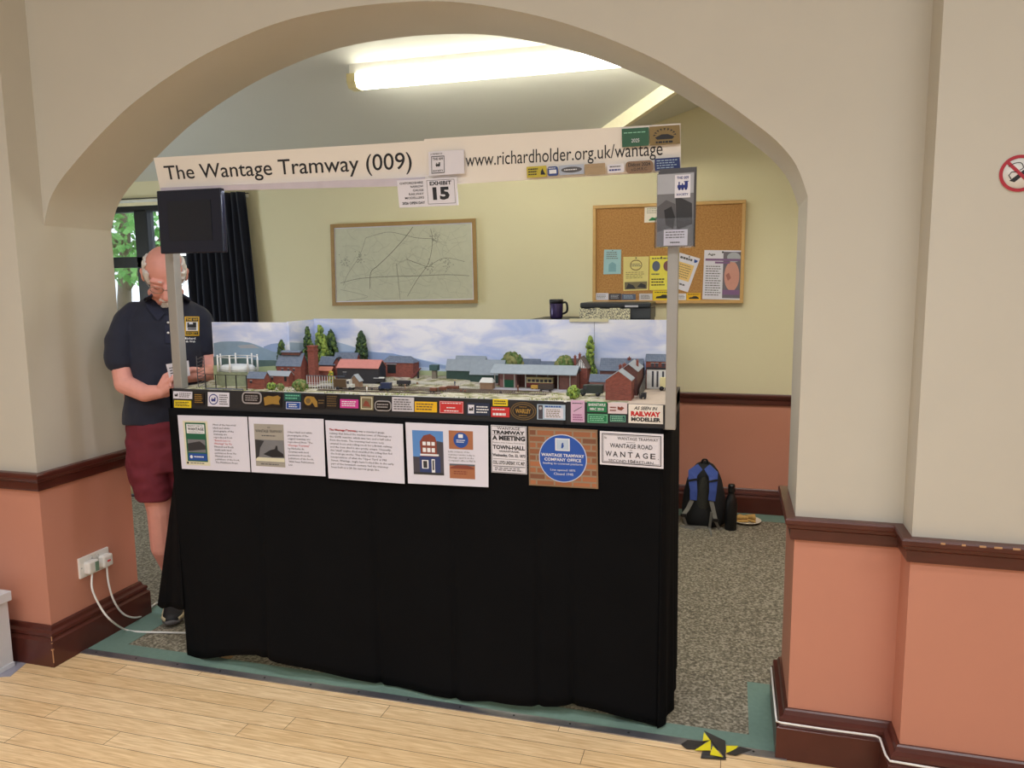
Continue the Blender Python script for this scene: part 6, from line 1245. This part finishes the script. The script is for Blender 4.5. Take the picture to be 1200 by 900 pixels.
shirt_text(mb, 'THE 009', 218.4, 373, 231.6, 376, yl); shirt_text(mb, 'SOCIETY', 218.4, 388.9, 231.6, 391.8, yl)
mb.build('shirt_badge', man, fix=False)
mb = MB(); shirt_text(mb, 'Richard', 217, 395.2, 229, 397.8, 'ink_white'); shirt_text(mb, 'dh Web', 217.5, 399, 229, 401.3, 'ink_white'); mb.build('shirt_lettering', man, fix=False)
# hair: white fringe round the sides and back
hr = c('white_hair', (226, 222, 218), .8, var=.12, scale=120, bump=.4); mb = MB()
for k in range(420):
    az = random.uniform(-2.55, 2.55)      # measured from the back of the head
    el = random.uniform(-.55, .38 if abs(az) < 1.9 else .15)
    if abs(az) > 2.2 and el < -.1: continue
    x_ = math.sin(az)*math.cos(el); y_ = -math.cos(az)*math.cos(el); z_ = math.sin(el); p = HL(x_*.079, -.012+y_*.098, .022+z_*.088)
    if y_ > .55: continue
    d = (hx*x_*.25+hy*(-.55)+hz_*-.8).normalized(); mb.ball(p, (.009, .018, .007), hr, 6, 5, (d.cross(UP).normalized(), d, d.cross(d.cross(UP).normalized())), jit=.12)
remesh(mb, .0035, 1, 'hair', man, .002, 90)
mb = MB()
for k in range(70):
    u = random.uniform(-1, 1); mb.ball(HL(u*.026, .097-.016*abs(u)+random.uniform(-.003, .003), -.068-.010*abs(u)+random.uniform(-.004, .004)), (.005, .004, .008), hr, 6, 5, AX)
for k in range(70):
    u = random.uniform(-1, 1); v_ = random.random(); mb.ball(HL(u*.024*(1-.5*v_), .088-.012*v_+random.uniform(-.003, .003), -.088-.042*v_), (.006, .005, .009), hr, 6, 5, AX)
remesh(mb, .003, 1, 'beard', man, .0015, 90)
mb = MB()
for sx in (-1, 1):
    for k in range(9): mb.ball(HL(sx*(.016+k*.0042), .091-.0022*k, .018-.0004*k*k*.5), (.0040, .003, .0024), hr, 6, 5, AX)
mb.build('eyebrows', man)
# glasses
gl_ = c('wire_frame', (150, 140, 130), .3, metal=.8); root_g = MB()
for sx in (-1, 1):
    P = [HL(sx*.034+.025*math.cos(a)*(1-.1*math.sin(a)**2), .103+.002*math.cos(a)-.006*abs(sx*.034+.025*math.cos(a))/.06, -.014+.017*math.sin(a)) for a in [2*math.pi*i/20 for i in range(21)]]
    root_g.tube(P, .0012, gl_, 6); root_g.tube([HL(sx*.058, .096, -.006), HL(sx*.078, .045, -.004), HL(sx*.086, -.005, .004), HL(sx*.086, -.02, -.008)], .0013, gl_, 6)
root_g.tube([HL(-.011, .104, -.012), HL(0, .110, -.008), HL(.011, .104, -.012)], .0012, gl_, 6); g_o = root_g.build('glasses', man)
for sx in (-1, 1):
    mb = MB(); mb.add([HL(sx*.034+.024*math.cos(2*math.pi*i/20), .1005-.006*abs(sx*.034+.024*math.cos(2*math.pi*i/20))/.06, -.014+.016*math.sin(2*math.pi*i/20)) for i in range(20)], [tuple(range(20))], 'pane_glass'); mb.build('lens', g_o)
mb = MB()
for sx in (-1, 1): mb.tube([HL(sx*.022, .0895, -.014), HL(sx*.033, .090, -.0175), HL(sx*.045, .0845, -.015)], .0012, c('lash', (96, 60, 52)), 5)
mb.tube([HL(-.018, .0945, -.0785), HL(0, .0965, -.0775), HL(.018, .0945, -.0785)], .0022, c('lip', (176, 100, 92)), 6); mb.build('face_lines', man)
# shoes
tan = c('shoe_tan', (196, 180, 146), .7); shb = c('shoe_black', (26, 26, 28), .6); sog = c('sole_grey', (96, 92, 92), .6)
for xo, nm in ((0, 'a'), (44, 'b')):
    an_ = ANK+rgt*(.17 if xo else 0)-fdir*(.05 if xo else 0); an_.z = 0; fd = fdir if not xo else (fwd*.95+rgt*.3).normalized(); sdv = Vector((-fd.y, fd.x, 0))
    def SP(l, z, s_=0): return an_+fd*l+UP*z+sdv*s_
    root = MB(); root.loft([(SP(-.07, .015), sdv*.025, UP*.014), (SP(-.055, .015), sdv*.038, UP*.015), (SP(0, .015), sdv*.040, UP*.015), (SP(.09, .015), sdv*.047, UP*.015), (SP(.15, .017), sdv*.045, UP*.014), (SP(.195, .022), sdv*.025, UP*.010)], sog, 20)
    so_ = root.build('shoe_sole', man)
    mb = MB(); mb.loft([(SP(-.065, .055), sdv*.018, UP*.028), (SP(-.05, .06), sdv*.034, UP*.040), (SP(0, .062), sdv*.038, UP*.045), (SP(.05, .055), sdv*.041, UP*.038), (SP(.10, .044), sdv*.044, UP*.026), (SP(.15, .036), sdv*.042, UP*.018), (SP(.185, .03), sdv*.022, UP*.011)], shb, 20); sho = mb.build('shoe', man)
    mb = MB()
    for (l0, z0, l1, z1, w_) in ((-.055, .045, .03, .038, .010), (.03, .04, .12, .036, .011), (.0, .085, .05, .05, .008), (.12, .036, .175, .030, .010), (-.045, .075, -.055, .04, .010)):
        for s_ in (-1, 1): mb.tube([SP(l0, z0, s_*.0375), SP((l0+l1)/2, (z0+z1)/2, s_*.0415), SP(l1, z1, s_*(.0415 if l1 < .15 else .026))], w_*.8, tan, 8)
    mb.build('suede_panel', sho)
    mb = MB()
    for k in range(4): l = .02+k*.024; mb.tube([SP(l, .098-k*.013, -.02), SP(l+.008, .104-k*.014, 0), SP(l, .098-k*.013, .02)], .0028, c('lace', (60, 58, 54)), 6)
    mb.build('lace', sho)
    mb = MB(); mb.loft([(SP(-.005, .085), sdv*.036, fd*.045), (SP(-.008, .125), sdv*.036, fd*.040)], c('sock', (70, 70, 74), .9), 20); mb.build('sock', man)
# card held in the hands
q = [PB(194.5, 427, .235), PB(221, 422.5, .235), PB(223, 440, .225), PB(199, 446, .225)]
s = Sheet(q, .0015); s.board('laminate'); s.bars(.1, .2, .9, .85, 4, 'ink_grey', fill=.4); s.done('name_card', "white printed card held in the man's hands", 'card')
for o in bpy.data.objects:
    if '_o' in o: del o['_o']
